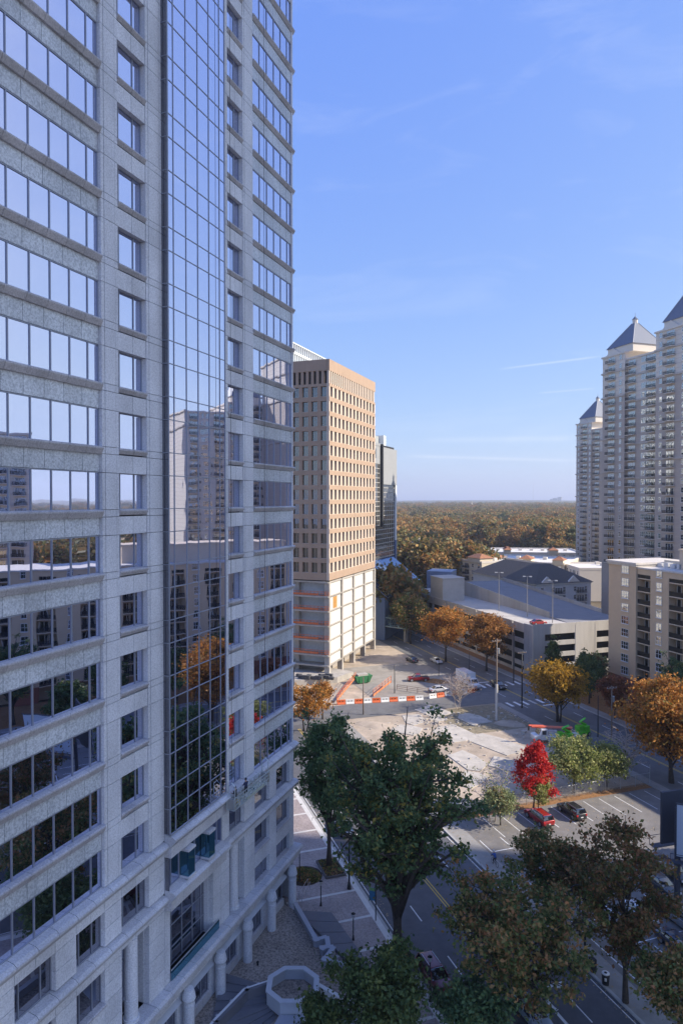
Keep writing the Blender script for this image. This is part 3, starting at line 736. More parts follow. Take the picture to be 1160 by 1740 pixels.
MB().fbox(FD, 0, 23, -.4, .1, 59.6, 67).fbox(FD, 0, 23, -.3, .2, 66.2, 67.2).build('plant_band', M_gry, DT)
MB().fbox(FD, 24, LD, -.4, .9, 52, 66.0).build('top_block', M_gry, DT)
MB().fbox(FD, 22.6, 24, -.4, 1.0, 36, 67).build('dark_fin', M_dark, DT)
MB().fbox(FD, 6, 40, -30, -6, 67, 71.5).build('plant_room', mat('plant_panel', (.36, .38, .38), .7, var=.05), DT)
MB().fbox(FD, 40, 43, -30, -4, 60, 72).build('end_shaft', M_alum, DT)
for i in range(3): piece('plant_window', FD, 4+i*5, 7.2+i*5, -.1, .25, 61.5, 65, GLd, DT)
MB().fbox(FD, LD, LD+1.6, -.6, .4, 30, 66).build('white_edge', M_alum, DT)
MB().fbox(FD, LD, LD+1.6, -.6, .5, 8, 30).build('blue_edge', mat('blue_edge', (.14, .2, .36), .4, .3), DT)
# its sloping blue glass podium
M_blue = mirror_glass('blue_roof_glass', (.42, .52, .72), (.05, .08, .16), .4, .01)
pd = MB(); FPd = Fr((-78, 214), (0, 1))
PDm = empty('glass_podium', (-70, 238, 0), 0, 'blue sloping glass podium at the foot of the dark glass tower', 'podium')
for i in range(12):
    a, b = i*3.9+.05, (i+1)*3.9-.05
    MB().prism(FPd, [(-1, 24.6), (12.4, 14.2), (12.4, 13.8), (-1, 24.0)], a, b).build('roof_panel', M_blue if i not in (5, 6) else mat('pale_roof_panel', (.5, .55, .6), .4, .2), PDm)
for i in range(8):
    MB().fbox(FPd, i*5.85+.05, (i+1)*5.85-.05, 8, 11.5, 0, 13.9).build('podium_wall', mat('podium_panel', (.20, .27, .40), .35, .2, var=.08), PDm)
MB().fbox(FPd, 0, 46.8, -1, 8, 0, 13.6).build('podium_core', M_dark, PDm)
for k, (a, d, z, s, h) in enumerate(((40, 14, 0, 7, 11), (47, 18, 0, 6, 15), (55, 12, 0, 10, 17))):
    o = MB(); o.fbox(FPd, a, a+s, d, d+s, z, h).fbox(FPd, a-.1, a+s+.1, d-.1, d+s+.1, h, h+.5)
    tag(o.build('service_block', (mat('blue_service', (.16, .22, .42), .5), mat('cream_service', (.62, .58, .52), .8), mat('blue_grey_service', (.25, .3, .42), .6))[k]),
        ('small blue service block beside the glass podium', 'cream service block with parapet behind the glass podium', 'wide blue-grey service block behind the podium')[k], 'building', 'low service blocks by the podium')
o = MB()
for dx in (0, 3.2): 
    c = gnd(700+dx*3, 985, 6); o.box(c.x-.9, c.x+.9, c.y-.9, c.y+.9, 0, 27 if dx else 25)
tag(o.build('twin_shaft', mat('pale_shaft', (.66, .63, .58), .85)), 'pair of pale concrete shafts behind the parking deck', 'shaft')
# teal truss footbridge over the far street
TB = empty('truss_bridge', (-66, 214, 0), 0, 'pale teal steel truss footbridge beyond the brown tower', 'bridge')
M_ts = mat('teal_steel', (.34, .47, .46), .5, .2)
FTb = Fr((-84, 222), (1, -.28)); 
for d in (0, 2.6):
    for z in (4.6, 7.4): MB().fbox(FTb, 0, 27, d-.12, d+.12, z-.13, z+.13).build('chord', M_ts, TB)
    for i in range(9):
        t = MB(); t.tube([FTb.P(i*3, d, 4.6), FTb.P(i*3+1.5, d, 7.4), FTb.P(i*3+3, d, 4.6)], .10, 4); t.build('diagonal', M_ts, TB)
    for i in range(10): MB().fbox(FTb, i*3-.08 if i else 0, i*3+.08, d-.08, d+.08, 4.6, 7.4).build('post', M_ts, TB)
MB().fbox(FTb, 0, 27, -.1, 2.7, 4.35, 4.48).build('deck', M_rawc, TB)
for a in (1, 26): MB().fbox(FTb, a-.4, a+.4, .6, 2.0, 0, 4.4).build('pier', M_rawc, TB)

# ------------------------------------------------------------------ parking deck
M_deck = mat('deck_concrete', (.46, .435, .40), .88, var=.12, scale=.5, dirt=.5, streak=True)
M_dtop = mat('deck_top', (.50, .47, .43), .9, var=.1, scale=.4, dirt=.3)
M_dblue = mat('deck_upper', (.22, .22, .235), .9, var=.1, scale=.4)
PD = empty('parking_deck', uv(180, 118, 0), 0, 'weathered concrete parking deck with roof ramp and open levels', 'parking garage')
U0, U1, N0, N1 = 150.5, 218.0, 104.0, 137.0
FG = Fr((uv(U1, N0).x, uv(U1, N0).y), (-DU.x, -DU.y))           # street face, a towards the near corner
FG2 = Fr((uv(U0, N0).x, uv(U0, N0).y), (NU.x, NU.y))            # sunny end face
LG, LG2 = U1-U0, N1-N0
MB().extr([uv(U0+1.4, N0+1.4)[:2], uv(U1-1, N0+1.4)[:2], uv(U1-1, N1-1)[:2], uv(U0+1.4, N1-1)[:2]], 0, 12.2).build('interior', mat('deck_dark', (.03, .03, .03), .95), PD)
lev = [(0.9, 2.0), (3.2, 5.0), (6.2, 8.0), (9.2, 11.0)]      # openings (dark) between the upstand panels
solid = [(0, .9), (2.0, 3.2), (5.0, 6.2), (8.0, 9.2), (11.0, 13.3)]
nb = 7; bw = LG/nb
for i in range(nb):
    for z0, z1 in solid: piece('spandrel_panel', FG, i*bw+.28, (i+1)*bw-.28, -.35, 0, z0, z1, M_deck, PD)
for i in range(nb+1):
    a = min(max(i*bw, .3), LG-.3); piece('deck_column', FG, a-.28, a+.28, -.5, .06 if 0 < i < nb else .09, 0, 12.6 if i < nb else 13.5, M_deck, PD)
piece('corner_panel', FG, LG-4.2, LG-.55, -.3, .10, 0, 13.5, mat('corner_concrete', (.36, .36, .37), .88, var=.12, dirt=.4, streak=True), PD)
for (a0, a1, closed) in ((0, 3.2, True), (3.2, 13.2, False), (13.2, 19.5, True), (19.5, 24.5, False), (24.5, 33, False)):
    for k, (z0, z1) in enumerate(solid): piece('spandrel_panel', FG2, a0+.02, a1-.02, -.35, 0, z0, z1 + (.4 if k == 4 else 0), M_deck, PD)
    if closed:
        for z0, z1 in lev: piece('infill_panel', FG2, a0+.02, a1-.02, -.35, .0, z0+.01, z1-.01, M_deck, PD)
    piece('deck_column', FG2, a1-.3, a1+.25, -.5, .05, 0, 13.2, M_deck, PD)
t = MB(); t.extr([uv(U0+.3, N0+.3)[:2], uv(U1, N0+.3)[:2], uv(U1, 119)[:2], uv(U0+.3, 119)[:2]], 12.0, 12.4); t.build('roof_lane', M_dtop, PD)
t = MB(); A_ = [uv(U0+6, 119, 12.0), uv(U1, 119, 12.0), uv(U1, N1, 12.0), uv(U0+6, N1, 12.0)]; B_ = [uv(U0+6, 119, 12.45), uv(U1, 119, 16.6), uv(U1, N1, 16.6), uv(U0+6, N1, 12.45)]
t.hexa(A_+B_); t.build('upper_ramp', M_dblue, PD)
t = MB(); t.extr([uv(U0+.3, 119)[:2], uv(U0+6, 119)[:2], uv(U0+6, N1)[:2], uv(U0+.3, N1)[:2]], 12.0, 12.42); t.build('roof_landing', M_dtop, PD)
for i in range(8):
    u0, u1 = U0+14+i*6.6, U0+14+(i+1)*6.6-.05
    za, zb = 12.45+4.15*(u0-U0-6)/(U1-U0-6), 12.45+4.15*(u1-U0-6)/(U1-U0-6)
    for n in (118.9, N1-.3):
        p = [uv(u0, n, 12.1), uv(u1, n, 12.1), uv(u1, n+.3, 12.1), uv(u0, n+.3, 12.1), uv(u0, n, za+1.1), uv(u1, n, zb+1.1), uv(u1, n+.3, zb+1.1), uv(u0, n+.3, za+1.1)]
        MB().hexa(p).build('ramp_wall', M_deck, PD)
MB().extr([uv(203, 105)[:2], uv(212, 105)[:2], uv(212, 113)[:2], uv(203, 113)[:2]], 12.3, 19.8).extr([uv(202.8, 104.8)[:2], uv(212.2, 104.8)[:2], uv(212.2, 113.2)[:2], uv(202.8, 113.2)[:2]], 19.8, 20.1).build('stair_tower', mat('stair_concrete', (.48, .46, .43), .88, var=.06, dirt=.2), PD)
MB().extr([uv(214, 105)[:2], uv(224, 105)[:2], uv(224, 118)[:2], uv(214, 118)[:2]], 0, 14).build('end_block', M_deck, PD)
M_lamp = mat('lamp_metal', (.32, .31, .30), .5, .5)
for k, (x, y0, lb) in enumerate(((847, 1031, 'left'), (895, 1041, 'middle'), (938, 1051, 'right'))):
    c = gnd(x, y0, 13.6); r = empty('roof_lamp', (c.x, c.y, 12.4), 0, lb+'most of the three tall lamp posts on the parking deck roof' if lb != 'middle' else 'middle one of the three tall lamp posts on the parking deck roof', 'lamp post', 'lamps on the deck roof')
    MB().cyl(c, .13, 12.3, 24.0, 8, .08).build('pole', M_lamp, r); m_ = MB(); m_.box(c.x-.9, c.x+.9, c.y-.08, c.y+.08, 24.0, 24.12); m_.build('arm', M_lamp, r)
    for s in (-.9, .9): MB().box(c.x+s-.35, c.x+s+.35, c.y-.2, c.y+.2, 23.9, 24.15).build('lamp_head', mat('lamp_lens', (.7, .68, .62), .4), r)

# ------------------------------------------------------------------ window and balcony makers
M_frame = mat('white_frame', (.74, .73, .70), .6, var=.04)
GLh = mirror_glass('house_glass', (.75, .78, .82), (.03, .035, .045), .42, .03, .6)
M_iron = mat('black_iron', (.016, .017, .02), .5, .3, var=.05)
M_int = mat('pale_curtain', (.52, .50, .47), .9, var=.1)
def window_mesh(name, w, h, nx, ny, frame=M_frame, glass=None, t=.07):
    mb = MB(); mb.mi = 1; mb.box(-w/2, w/2, -.04, 0.02, 0, h); mb.mi = 0
    for i in range(nx+1): x = -w/2+w*i/nx; mb.box(x-t/2, x+t/2, -.08, -.03, -t/2, h+t/2)
    for i in range(ny+1): z = h*i/ny; mb.box(-w/2, w/2, -.08, -.03, z-t/2, z+t/2)
    mb.box(-w/2-.12, w/2+.12, -.14, 0, -t/2-.12, -t/2)
    return mb.mesh(name, [frame, glass or GLh])
def place(name, me, F, a, d, z, parent):
    o = bpy.data.objects.new(name, me); o.location = F.P(a, d, z); o.rotation_euler = (0, 0, F.rot()); link(o)
    o.parent = parent; o.matrix_parent_inverse = parent_inv(parent); return o
def balcony_mesh(name, w, dep, slabm):
    """slab, dark iron railing and a glazed door behind: local -y is outwards"""
    mb = MB(); mb.box(-w/2, w/2, -dep, .02, -.18, 0); mb.mi = 1
    for z in (.12, .98): mb.box(-w/2, w/2, -dep, -dep+.05, z, z+.07); mb.box(-w/2, -w/2+.05, -dep, 0, z, z+.07); mb.box(w/2-.05, w/2, -dep, 0, z, z+.07)
    n = max(6, int(w/.22))
    for i in range(n+1): x = -w/2+.02+(w-.09)*i/n; mb.box(x, x+.08, -dep, -dep+.04, .1, 1.0)
    for i in range(5):
        y = -dep+dep*i/5
        for x in (-w/2, w/2-.04): mb.box(x, x+.04, y, y+.04, .1, 1.0)
    mb.mi = 2; mb.box(-w*.42, w*.42, -.05, .03, .02, 2.25)
    mb.mi = 3
    for x in (-w*.42, -w*.14, w*.14, w*.42): mb.box(x-.05, x+.05, -.09, -.04, 0, 2.3)
    mb.box(-w*.44, w*.44, -.09, -.04, 2.22, 2.34)
    return mb.mesh(name, [slabm, M_iron, GLh, M_frame])

# ------------------------------------------------------------------ beige apartment block
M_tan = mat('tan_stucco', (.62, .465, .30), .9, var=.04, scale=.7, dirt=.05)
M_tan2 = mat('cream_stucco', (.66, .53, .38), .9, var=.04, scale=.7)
M_brick = mat('red_brick', (.26, .10, .065), .9, var=.18, scale=5)
M_coping = mat('coping', (.62, .57, .50), .85)
AB = empty('apartment_block', uv(90, 125, 0), 0, 'tan stucco apartment block with recessed dark balconies behind the autumn street trees', 'apartment block')
FA = Fr((uv(138, 117).x, uv(138, 117).y), (-DU.x, -DU.y)); AH = 31.0; FL0 = 3.6; FH = 3.03
LA = 150
GLdark = mirror_glass('balcony_glass', (.4, .42, .46), (.015, .015, .017), .10, .02, .5)
w6 = window_mesh('window', 2.25, 1.75, 3, 2); w4 = window_mesh('window', 1.6, 1.85, 2, 2)
MB().fbox(FA, 0, 9.2, -16, 0, FL0, AH-.6).build('corner_wing', M_tan, AB)
MB().fbox(FA, -.02, 9.22, -16, .03, 0, FL0).build('brick_base', M_brick, AB)
MB().fbox(FA, -.5, 9.7, -16, .55, AH-.1, AH+.35).fbox(FA, -.25, 9.45, -16, .3, AH-.6, AH-.1).build('cornice', M_coping, AB)
nfl = 9
for k in range(nfl): place('window', w6, FA, 5.7, .03, FL0+.75+FH*k, AB)
place('window', w6, FA, 5.9, .05, .9, AB)
a = 9.2; col_i = 0
bal = balcony_mesh('balcony', 3.7, .18, M_tan2)
while a < LA:
    top = AH-1.0 if a < 105 else AH+8
    kk = nfl if a < 105 else nfl+3
    MB().fbox(FA, a, a+4.1, -16, -2.2, 0, top).build('balcony_recess', mat('shaded_recess_stucco', (.42, .31, .20), .9, var=.05), AB)  # wall stucco darkened: the shade of the recess put into its colour
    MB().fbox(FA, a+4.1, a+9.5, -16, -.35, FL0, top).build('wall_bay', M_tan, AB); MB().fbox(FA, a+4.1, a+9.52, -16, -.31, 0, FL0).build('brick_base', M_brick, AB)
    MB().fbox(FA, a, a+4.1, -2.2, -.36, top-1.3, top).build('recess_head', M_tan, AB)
    for k in range(kk):
        z = FL0+FH*k
        sl_ = MB(); sl_.fbox(FA, a+.05, a+4.05, -2.2, -.42, z-.22, z); so_ = sl_.build('balcony', M_tan2, AB)
        rl = MB()
        for q in range(26): rl.fbox(FA, a+.06+q*.155, a+.16+q*.155, -.52, -.46, z, z+1.02)
        rl.fbox(FA, a+.05, a+4.05, -.53, -.46, z+1.0, z+1.07).fbox(FA, a+.05, a+4.05, -.53, -.46, z+.08, z+.14); rl.build('railing', M_iron, so_)
        dr_ = MB(); dr_.fbox(FA, a+.7, a+1.7, -2.2, -2.12, z, z+2.2).fbox(FA, a+2.4, a+3.6, -2.2, -2.12, z+.1, z+2.2); dr_.build('balcony_door', GLdark, so_)
        fr_ = MB()
        for x0, x1 in ((a+.62, a+.7), (a+1.7, a+1.78), (a+2.32, a+2.4), (a+3.6, a+3.68), (a+2.96, a+3.04)): fr_.fbox(FA, x0, x1, -2.2, -2.08, z, z+2.28)
        fr_.build('door_frame', M_frame, so_)
        place('window', w4, FA, a+6.75, -.32, z+.72, AB)
    MB().fbox(FA, a-.05, a+9.5, -16, -.2, top, top+.35).build('coping', M_coping, AB)
    a += 9.5; col_i += 1
MB().fbox(FA, 17, 60, -13, -5, AH-1, AH+3.6).fbox(FA, 16.8, 60.2, -13.2, -4.8, AH+3.6, AH+4.0).build('penthouse', M_tan2, AB)
MB().fbox(FA, 10, 16.5, -9, -7.5, AH-.7, AH+.9).build('roof_screen', mat('roof_screen', (.7, .62, .5), .9), AB)
for i in range(6):
    piece('roof_unit', FA, 10.5+i*1.9, 11.8+i*1.9, -6.5, -5.0, AH-.65, AH+.3+.2*(i % 2), mat('roof_unit', (.6, .6, .6), .6, .3), AB)

# ------------------------------------------------------------------ condominium towers with pyramid roofs
M_cg = mat('grey_stucco', (.46, .40, .35), .9, var=.05, scale=.5, dirt=.05)
M_cw = mat('ivory_stucco', (.68, .62, .54), .9, var=.04, scale=.5)
M_slate = mat('slate_roof', (.13, .15, .20), .55, .1, var=.08, scale=1)
M_ledg = mat('ledge_stucco', (.50, .455, .41), .9)
cw1 = window_mesh('window', 1.25, 1.7, 1, 2); cw2 = window_mesh('window', 2.3, 1.9, 3, 2)
cbal = balcony_mesh('balcony', 4.0, 1.45, M_cw)
def pyramid(F, a0, a1, d0, d1, z, h, T_):
    m = MB()
    b = [F.P(a0, d1, z), F.P(a1, d1, z), F.P(a1, d0, z), F.P(a0, d0, z)]
    am, dm = (a0+a1)/2, (d0+d1)/2; s = (a1-a0)*.06
    tp = [F.P(am-s, dm+s, z+h), F.P(am+s, dm+s, z+h), F.P(am+s, dm-s, z+h), F.P(am-s, dm-s, z+h)]
    m.hexa(b+tp); r = m.build('spire_roof', M_slate, T_)
    l = MB(); c = F.P(am, dm, 0); l.cyl(c, s*1.1, z+h, z+h*1.16, 8).build('lantern', M_cw, r)
    MB().cyl(c, s*1.4, z+h*1.16, z+h*1.30, 8, .05).cyl(c, .06, z+h*1.28, z+h*1.45, 5).build('finial', M_slate, r)
    for i in range(4):
        mm = MB(); mm.tube([b[i], tp[i]], .14, 5); mm.build('hip_rib', mat('rib_metal', (.28, .29, .31), .5), r)
def pediment(F, a0, a1, d, z, h, T_):
    m = MB(); m.prism(Fr(F.P(a0, 0, 0)[:2], tuple(F.e)), [(0, 0)], 0, 1) if False else None
    k = [F.P(a0, d, z), F.P(a1, d, z), F.P((a0+a1)/2, d, z+h)]; k2 = [F.P(a0, d-.8, z), F.P(a1, d-.8, z), F.P((a0+a1)/2, d-.8, z+h)]
    m.poly(k); m.poly(k2[::-1]); m.poly([k[0], k[2], k2[2], k2[0]]); m.poly([k[2], k[1], k2[1], k2[2]]); m.poly([k[0], k2[0], k2[1], k[1]])
    m.build('pediment', M_cw, T_)
def condo(name, label, P0, top, z0, nfl_up, bays, roofs, wb, depth=24, fh=3.1, dtl=True, e=None):
    """bays: (a0, a1, d, height offset, list of (kind, a)); the top floors are paler, with ledges between"""
    R_ = empty(name, (P0.x, P0.y, 0), 0, label, 'condo tower')
    F = Fr((P0.x, P0.y), e or (-DU.x, -DU.y))
    for (a0, a1, d, dz, feats) in bays:
        t = top+dz; zl = t-nfl_up*fh
        m = MB(); m.fbox(F, a0, a1, -depth, d, 0, zl); m.build('lower_wall', M_cg, R_)
        m = MB(); m.fbox(F, a0, a1, -depth, d, zl, t); m.build('upper_wall', M_cw, R_)
        for z in (t, zl, t-2*fh, zl-9*fh, zl-5*fh if depth > 20 else zl-6*fh):
            if z > 5:
                m = MB(); m.fbox(F, a0-.4, a1+.4, -depth, d+.45, z-.3, z+.3); m.build('ledge', M_ledg if z < t-.1 else M_cw, R_)
        # horizontal rustication grooves as thin proud courses
        k = 0; z = t-fh
        while z > z0:
            for kind, a in feats:
                if kind == 'b': place('balcony', cbal, F, a, d+.02, z+.2, R_)
                elif kind == 'w': place('window', cw1, F, a, d+.05, z+.9, R_)
                elif kind == 'W': place('window', cw2, F, a, d+.05, z+.75, R_)
            z -= fh; k += 1
        m = MB()
        zz = z0
        while zz < t-1: m.fbox(F, a0-.02, a1+.02, -depth, d+.06, zz, zz+.09); zz += fh/2
        m.build('string_courses', M_ledg, R_)['kind'] = 'stuff'
    for (a0, a1, d, z, hh) in roofs:
        m = MB(); m.fbox(F, a0+.6, a1-.6, d-(a1-a0)-.2, d-.6, z-.2, z+2.6); m.build('roof_drum', M_cw, R_)
        pediment(F, a0, a0+(a1-a0)*.55, d, z, 2.6, R_)
        pyramid(F, a0+.2, a1-.2, d-(a1-a0)-.2, d-.2, z+2.6, hh, R_)
    return R_
def on_n(x, n):
    d = pix_dir(x, 850); k = n/(d.x*NU.x+d.y*NU.y); return d*k
P0 = on_n(1025.5, 179.6); u0_ = to_un(P0)[0]
def a_of(x, n=179.6): return u0_-to_un(on_n(x, n))[0]
b1, b2, b3, b4 = a_of(1063), a_of(1117), a_of(1150), a_of(1150)+9
condo('condo_tower', 'taller grey condo tower with two slate pyramid roofs and iron balconies at the right edge', P0, 100.0, 20, 5,
      [(0, b1, 1.0, 0, [('b', b1*.42), ('w', b1*.82)]),
       (b1, b2, 0, -2.6, [('b', b1+2.6), ('W', b1+8.3), ('W', b1+10.9), ('b', b2-2.6)]),
       (b2, b4, 1.4, 3.4, [('w', b2+2.3), ('b', b2+6.6), ('w', b2+12)]),
       (b4, b4+22, 0, -1, [('b', b4+4), ('W', b4+9.5), ('b', b4+15)])],
      [(1.0, b1+3.5, .6, 100.3, 9.0), (b2+2, b2+16, 1.0, 103.8, 11.5)], .5)
P1 = on_n(980, 250); P1x = on_n(1022, 250); l1 = (to_un(P1)[0]-to_un(P1x)[0])
zt = 46+(850-722)/1160*proj(Vector((P1.x, P1.y, H)))[2]
condo('condo_tower', 'farther narrow grey condo tower with one slate pyramid roof, left of the taller one', P1, zt, 5, 4,
      [(0, l1*.62, .8, 0, [('w', 2.0), ('b', l1*.36), ('w', l1*.56)]), (l1*.62, l1*1.5, 0, -4.0, [('b', l1*.8), ('w', l1*1.1), ('b', l1*1.3)])],
      [(1.2, l1*.75, .5, zt+.3, 9.5)], .5)
# two more towers across the street, outside the picture: they show in the mirror glass
Pm = uv(95, 215); 
condo('condo_tower', 'ivory condo tower mirrored in the right-hand glass of the office tower', uv(150, 205), 84, 20, 22, [(0, 16, .8, 0, [('b', 4), ('W', 9), ('w', 13)]), (16, 34, 0, -4, [('b', 20), ('W', 25), ('b', 30)])], [(1, 13, .5, 84.3, 8)], .5)
condo('condo_tower', 'white balcony tower mirrored in the glass bay of the office tower', uv(62, 175), 66, 20, 20, [(0, 12, .8, 0, [('b', 3), ('b', 8.5)]), (12, 26, 0, 0, [('b', 15), ('W', 19), ('b', 23)])], [], .5)

# ------------------------------------------------------------------ mansard house and cream apartments behind the deck
M_lav = mat('pale_lilac_wall', (.58, .57, .57), .9, var=.05, scale=.4, dirt=.1)
M_rooft = mat('dark_shingle', (.085, .075, .07), .9, var=.3, scale=2.5)
MH = empty('mansard_apartments', uv(243, 165, 0), 0, 'pale apartment house with dark hipped shingle roof behind the parking deck', 'apartment house')
HU0, HU1, HN0, HN1, HE = 220, 267, 153, 178, 14.3
MB().extr([uv(HU0, HN0)[:2], uv(HU1, HN0)[:2], uv(HU1, HN1)[:2], uv(HU0, HN1)[:2]], 0, HE).build('wall', M_lav, MH)
rf = MB(); rf.hexa([uv(HU0-.8, HN0-.8, HE), uv(HU1+.8, HN0-.8, HE), uv(HU1+.8, HN1+.8, HE), uv(HU0-.8, HN1+.8, HE), uv(HU0+12, HN0+10, 20.5), uv(HU1-10, HN0+10, 20.5), uv(HU1-10, HN1-10, 20.5), uv(HU0+12, HN1-10, 20.5)])
rf.build('roof', M_rooft, MH)
FM = Fr(uv(HU0, HN0)[:2], tuple(NU)); FM2 = Fr(uv(HU1, HN0)[:2], (-DU.x, -DU.y))
MB().fbox(FM, -.3, 25.3, 0, .35, HE-.5, HE).fbox(FM2, 0, 47, 0, .35, HE-.5, HE).build('eaves', M_frame, MH)
for i in range(5):
    for k in range(4): place('window', cw1, FM, 2.6+i*5, .05, 1.4+3.2*k, MH)
for i in (1, 3):
    for k in range(4): place('balcony', cbal, FM, 5.1+i*5, .05, .6+3.2*k, MH)
for a in (5.0, 17): pediment(FM, a-3.2, a+3.2, .25, HE-.2, 2.8, MH)
M_cream = mat('cream_wall', (.66, .58, .44), .9, var=.05, scale=.4)
M_roofw = mat('white_roof', (.70, .67, .62), .9, var=.08, scale=.3, dirt=.2)
M_tile = mat('terracotta_tile', (.34, .15, .075), .85, var=.2, scale=2)
def cream(label, x0, y0, x1, y1, z, depth, tiles=(), fl=5, m=None):
    A = gnd(x0, y0, z); B = gnd(x1, y1, z); e = B-A; L_ = Vector((e.x, e.y)).length
    F = Fr((A.x, A.y), (e.x, e.y)); R_ = empty('cream_apartments', (A.x, A.y, 0), 0, label, 'apartment house', 'cream apartments beyond the parking deck')
    MB().fbox(F, 0, L_, -depth, 0, 0, z-.6).build('wall', m or M_cream, R_)
    MB().fbox(F, .3, L_-.3, -depth+.3, -.3, z-.6, z-.45).build('flat_roof', M_roofw, R_)
    MB().fbox(F, -.1, L_+.1, -.4, .15, z-.65, z+.3).fbox(F, -.1, L_+.1, -depth-.1, -depth+.4, z-.65, z+.3).fbox(F, -.1, .4, -depth+.42, -.42, z-.65, z+.3).fbox(F, L_-.4, L_+.1, -depth+.42, -.42, z-.65, z+.3).build('parapet', M_cw, R_)
    n = int(L_/4.2)
    for i in range(n):
        for k in range(fl):
            zz = z-3.4-3.1*k
            if zz < .3: continue
            if i % 3 == 1: place('balcony', cbal, F, (i+.5)*L_/n, .05, zz-.3, R_)
            else: place('window', cw1, F, (i+.5)*L_/n, .05, zz+.3, R_)
    for a0, a1 in tiles:
        a0, a1 = a0*L_, a1*L_
        MB().fbox(F, a0, a1, -7, .6, z-.5, z+1.6).build('tower_top', M_cream, R_)
        MB().hexa([F.P(a0-.5, 1.1, z+1.6), F.P(a1+.5, 1.1, z+1.6), F.P(a1+.5, -7.5, z+1.6), F.P(a0-.5, -7.5, z+1.6), F.P(a0+3, -2.5, z+3.4), F.P(a1-3, -2.5, z+3.4), F.P(a1-3, -3.5, z+3.4), F.P(a0+3, -3.5, z+3.4)]).build('tile_roof', M_tile, R_)
    for i in range(int(L_/7)):
        piece('roof_unit', F, 3+i*7, 5+i*7, -depth*.6, -depth*.6+1.8, z-.4, z+.9, M_cw, R_)
    return F, L_
cream('cream apartment house with flat pale roof left of the dark hipped roof', 752, 946, 818, 955, 17, 24, ((.68, .98),), 5)
cream('long cream apartment wing with red tile tops behind the dark hipped roof', 822, 952, 958, 958, 15.5, 42, ((.02, .22), (.45, .6), (.86, .99)), 4)
cream('white gabled apartment house at the far right of the pale roofs', 950, 956, 984, 966, 15, 30, (), 4, M_cw)
cream('low white roofed apartment row behind the cream wing', 800, 938, 990, 940, 14, 40, ((.3, .36), (.7, .78)), 3, M_cw)

# ------------------------------------------------------------------ tower added out of view on the sun side to shade the near street
NT = empty('shade_tower', (235, 112, 0), 0, 'unseen tall tower added on the sunny side to shade the near street', 'office tower')
MB().box(220, 250, 76, 140, 0, 278).build('body', M_gry, NT)
b_ = MB()
for k in range(64): b_.box(219.9, 220, 77, 139, 3+k*4.2, 5.4+k*4.2)
b_.build('window_bands', GLd, NT)['kind'] = 'stuff'
# ------------------------------------------------------------------ trees
LEAF_K = {'red_leaf': 1.0, 'lime_leaf': 1.05, 'gold_leaf': 1.05, 'dry_leaf': 1.0, 'autumn_wood_leaf': 1.9, 'oak_leaf': 2.2, 'oak_leaf_warm': 2.2, 'dark_green_leaf': 2.3, 'olive_leaf': 2.0, 'rust_olive_leaf': 2.1}
def leafmat(name, cols, trans=.35, patch=.45, per_obj=0.0, pscale=.45):
    if name in MATS: return MATS[name]
    m = bpy.data.materials.new(name); m.use_nodes = True; t = m.node_tree; t.nodes.clear()
    o = t.nodes.new('ShaderNodeOutputMaterial'); g = t.nodes.new('ShaderNodeNewGeometry'); oi = t.nodes.new('ShaderNodeObjectInfo')
    n = t.nodes.new('ShaderNodeTexNoise'); n.inputs['Scale'].default_value = pscale; n.inputs['Detail'].default_value = 3; t.links.new(g.outputs['Position'], n.inputs[0])
    st = t.nodes.new('ShaderNodeMapRange'); st.inputs[1].default_value = .3; st.inputs[2].default_value = .7; t.links.new(n.outputs[0], st.inputs[0])
    def sc(x, k):
        q = t.nodes.new('ShaderNodeMath'); q.operation = 'MULTIPLY'; t.links.new(x, q.inputs[0]); q.inputs[1].default_value = k; return q.outputs[0]
    def ad(x, y):
        q = t.nodes.new('ShaderNodeMath'); q.operation = 'ADD'; t.links.new(x, q.inputs[0]); t.links.new(y, q.inputs[1]); return q.outputs[0]
    f = ad(sc(g.outputs['Random Per Island'], 1-patch-per_obj), sc(st.outputs[0], patch))
    if per_obj: f = ad(f, sc(oi.outputs['Random'], per_obj))
    r = t.nodes.new('ShaderNodeValToRGB'); el = r.color_ramp.elements
    while len(el) < len(cols): el.new(.5)
    for i, c in enumerate(cols): el[i].position = .12+.76*i/(len(cols)-1); el[i].color = (*[min(.75, v*LEAF_K.get(name, 1.45)) for v in c], 1)
    t.links.new(f, r.inputs[0])
    d = t.nodes.new('ShaderNodeBsdfPrincipled'); d.inputs['Roughness'].default_value = .6; d.inputs['Specular IOR Level'].default_value = .25
    tr = t.nodes.new('ShaderNodeBsdfTranslucent'); mx = t.nodes.new('ShaderNodeMixShader'); mx.inputs[0].default_value = trans
    t.links.new(r.outputs[0], d.inputs['Base Color']); t.links.new(r.outputs[0], tr.inputs[0]); t.links.new(d.outputs[0], mx.inputs[1]); t.links.new(tr.outputs[0], mx.inputs[2]); t.links.new(mx.outputs[0], o.inputs[0])
    MATS[name] = m; return m
M_bark = mat('bark', (.075, .06, .05), .95, var=.3, scale=5, bump=.6, bscale=12)
M_barkp = mat('pale_bark', (.46, .39, .34), .9, var=.2, scale=5)
L_oak = leafmat('oak_leaf', [(.018, .034, .016), (.034, .062, .028), (.048, .085, .034), (.065, .10, .04), (.10, .105, .035)], .3)
L_oak2 = leafmat('oak_leaf_warm', [(.02, .036, .016), (.036, .064, .028), (.052, .085, .034), (.08, .105, .038), (.19, .14, .03)], .35)
L_olive = leafmat('olive_leaf', [(.03, .05, .015), (.06, .085, .024), (.10, .105, .035), (.20, .12, .045), (.27, .12, .05)], .35)
L_rust = leafmat('rust_olive_leaf', [(.03, .038, .014), (.055, .06, .02), (.09, .06, .025), (.15, .065, .03), (.08, .085, .02)], .35)
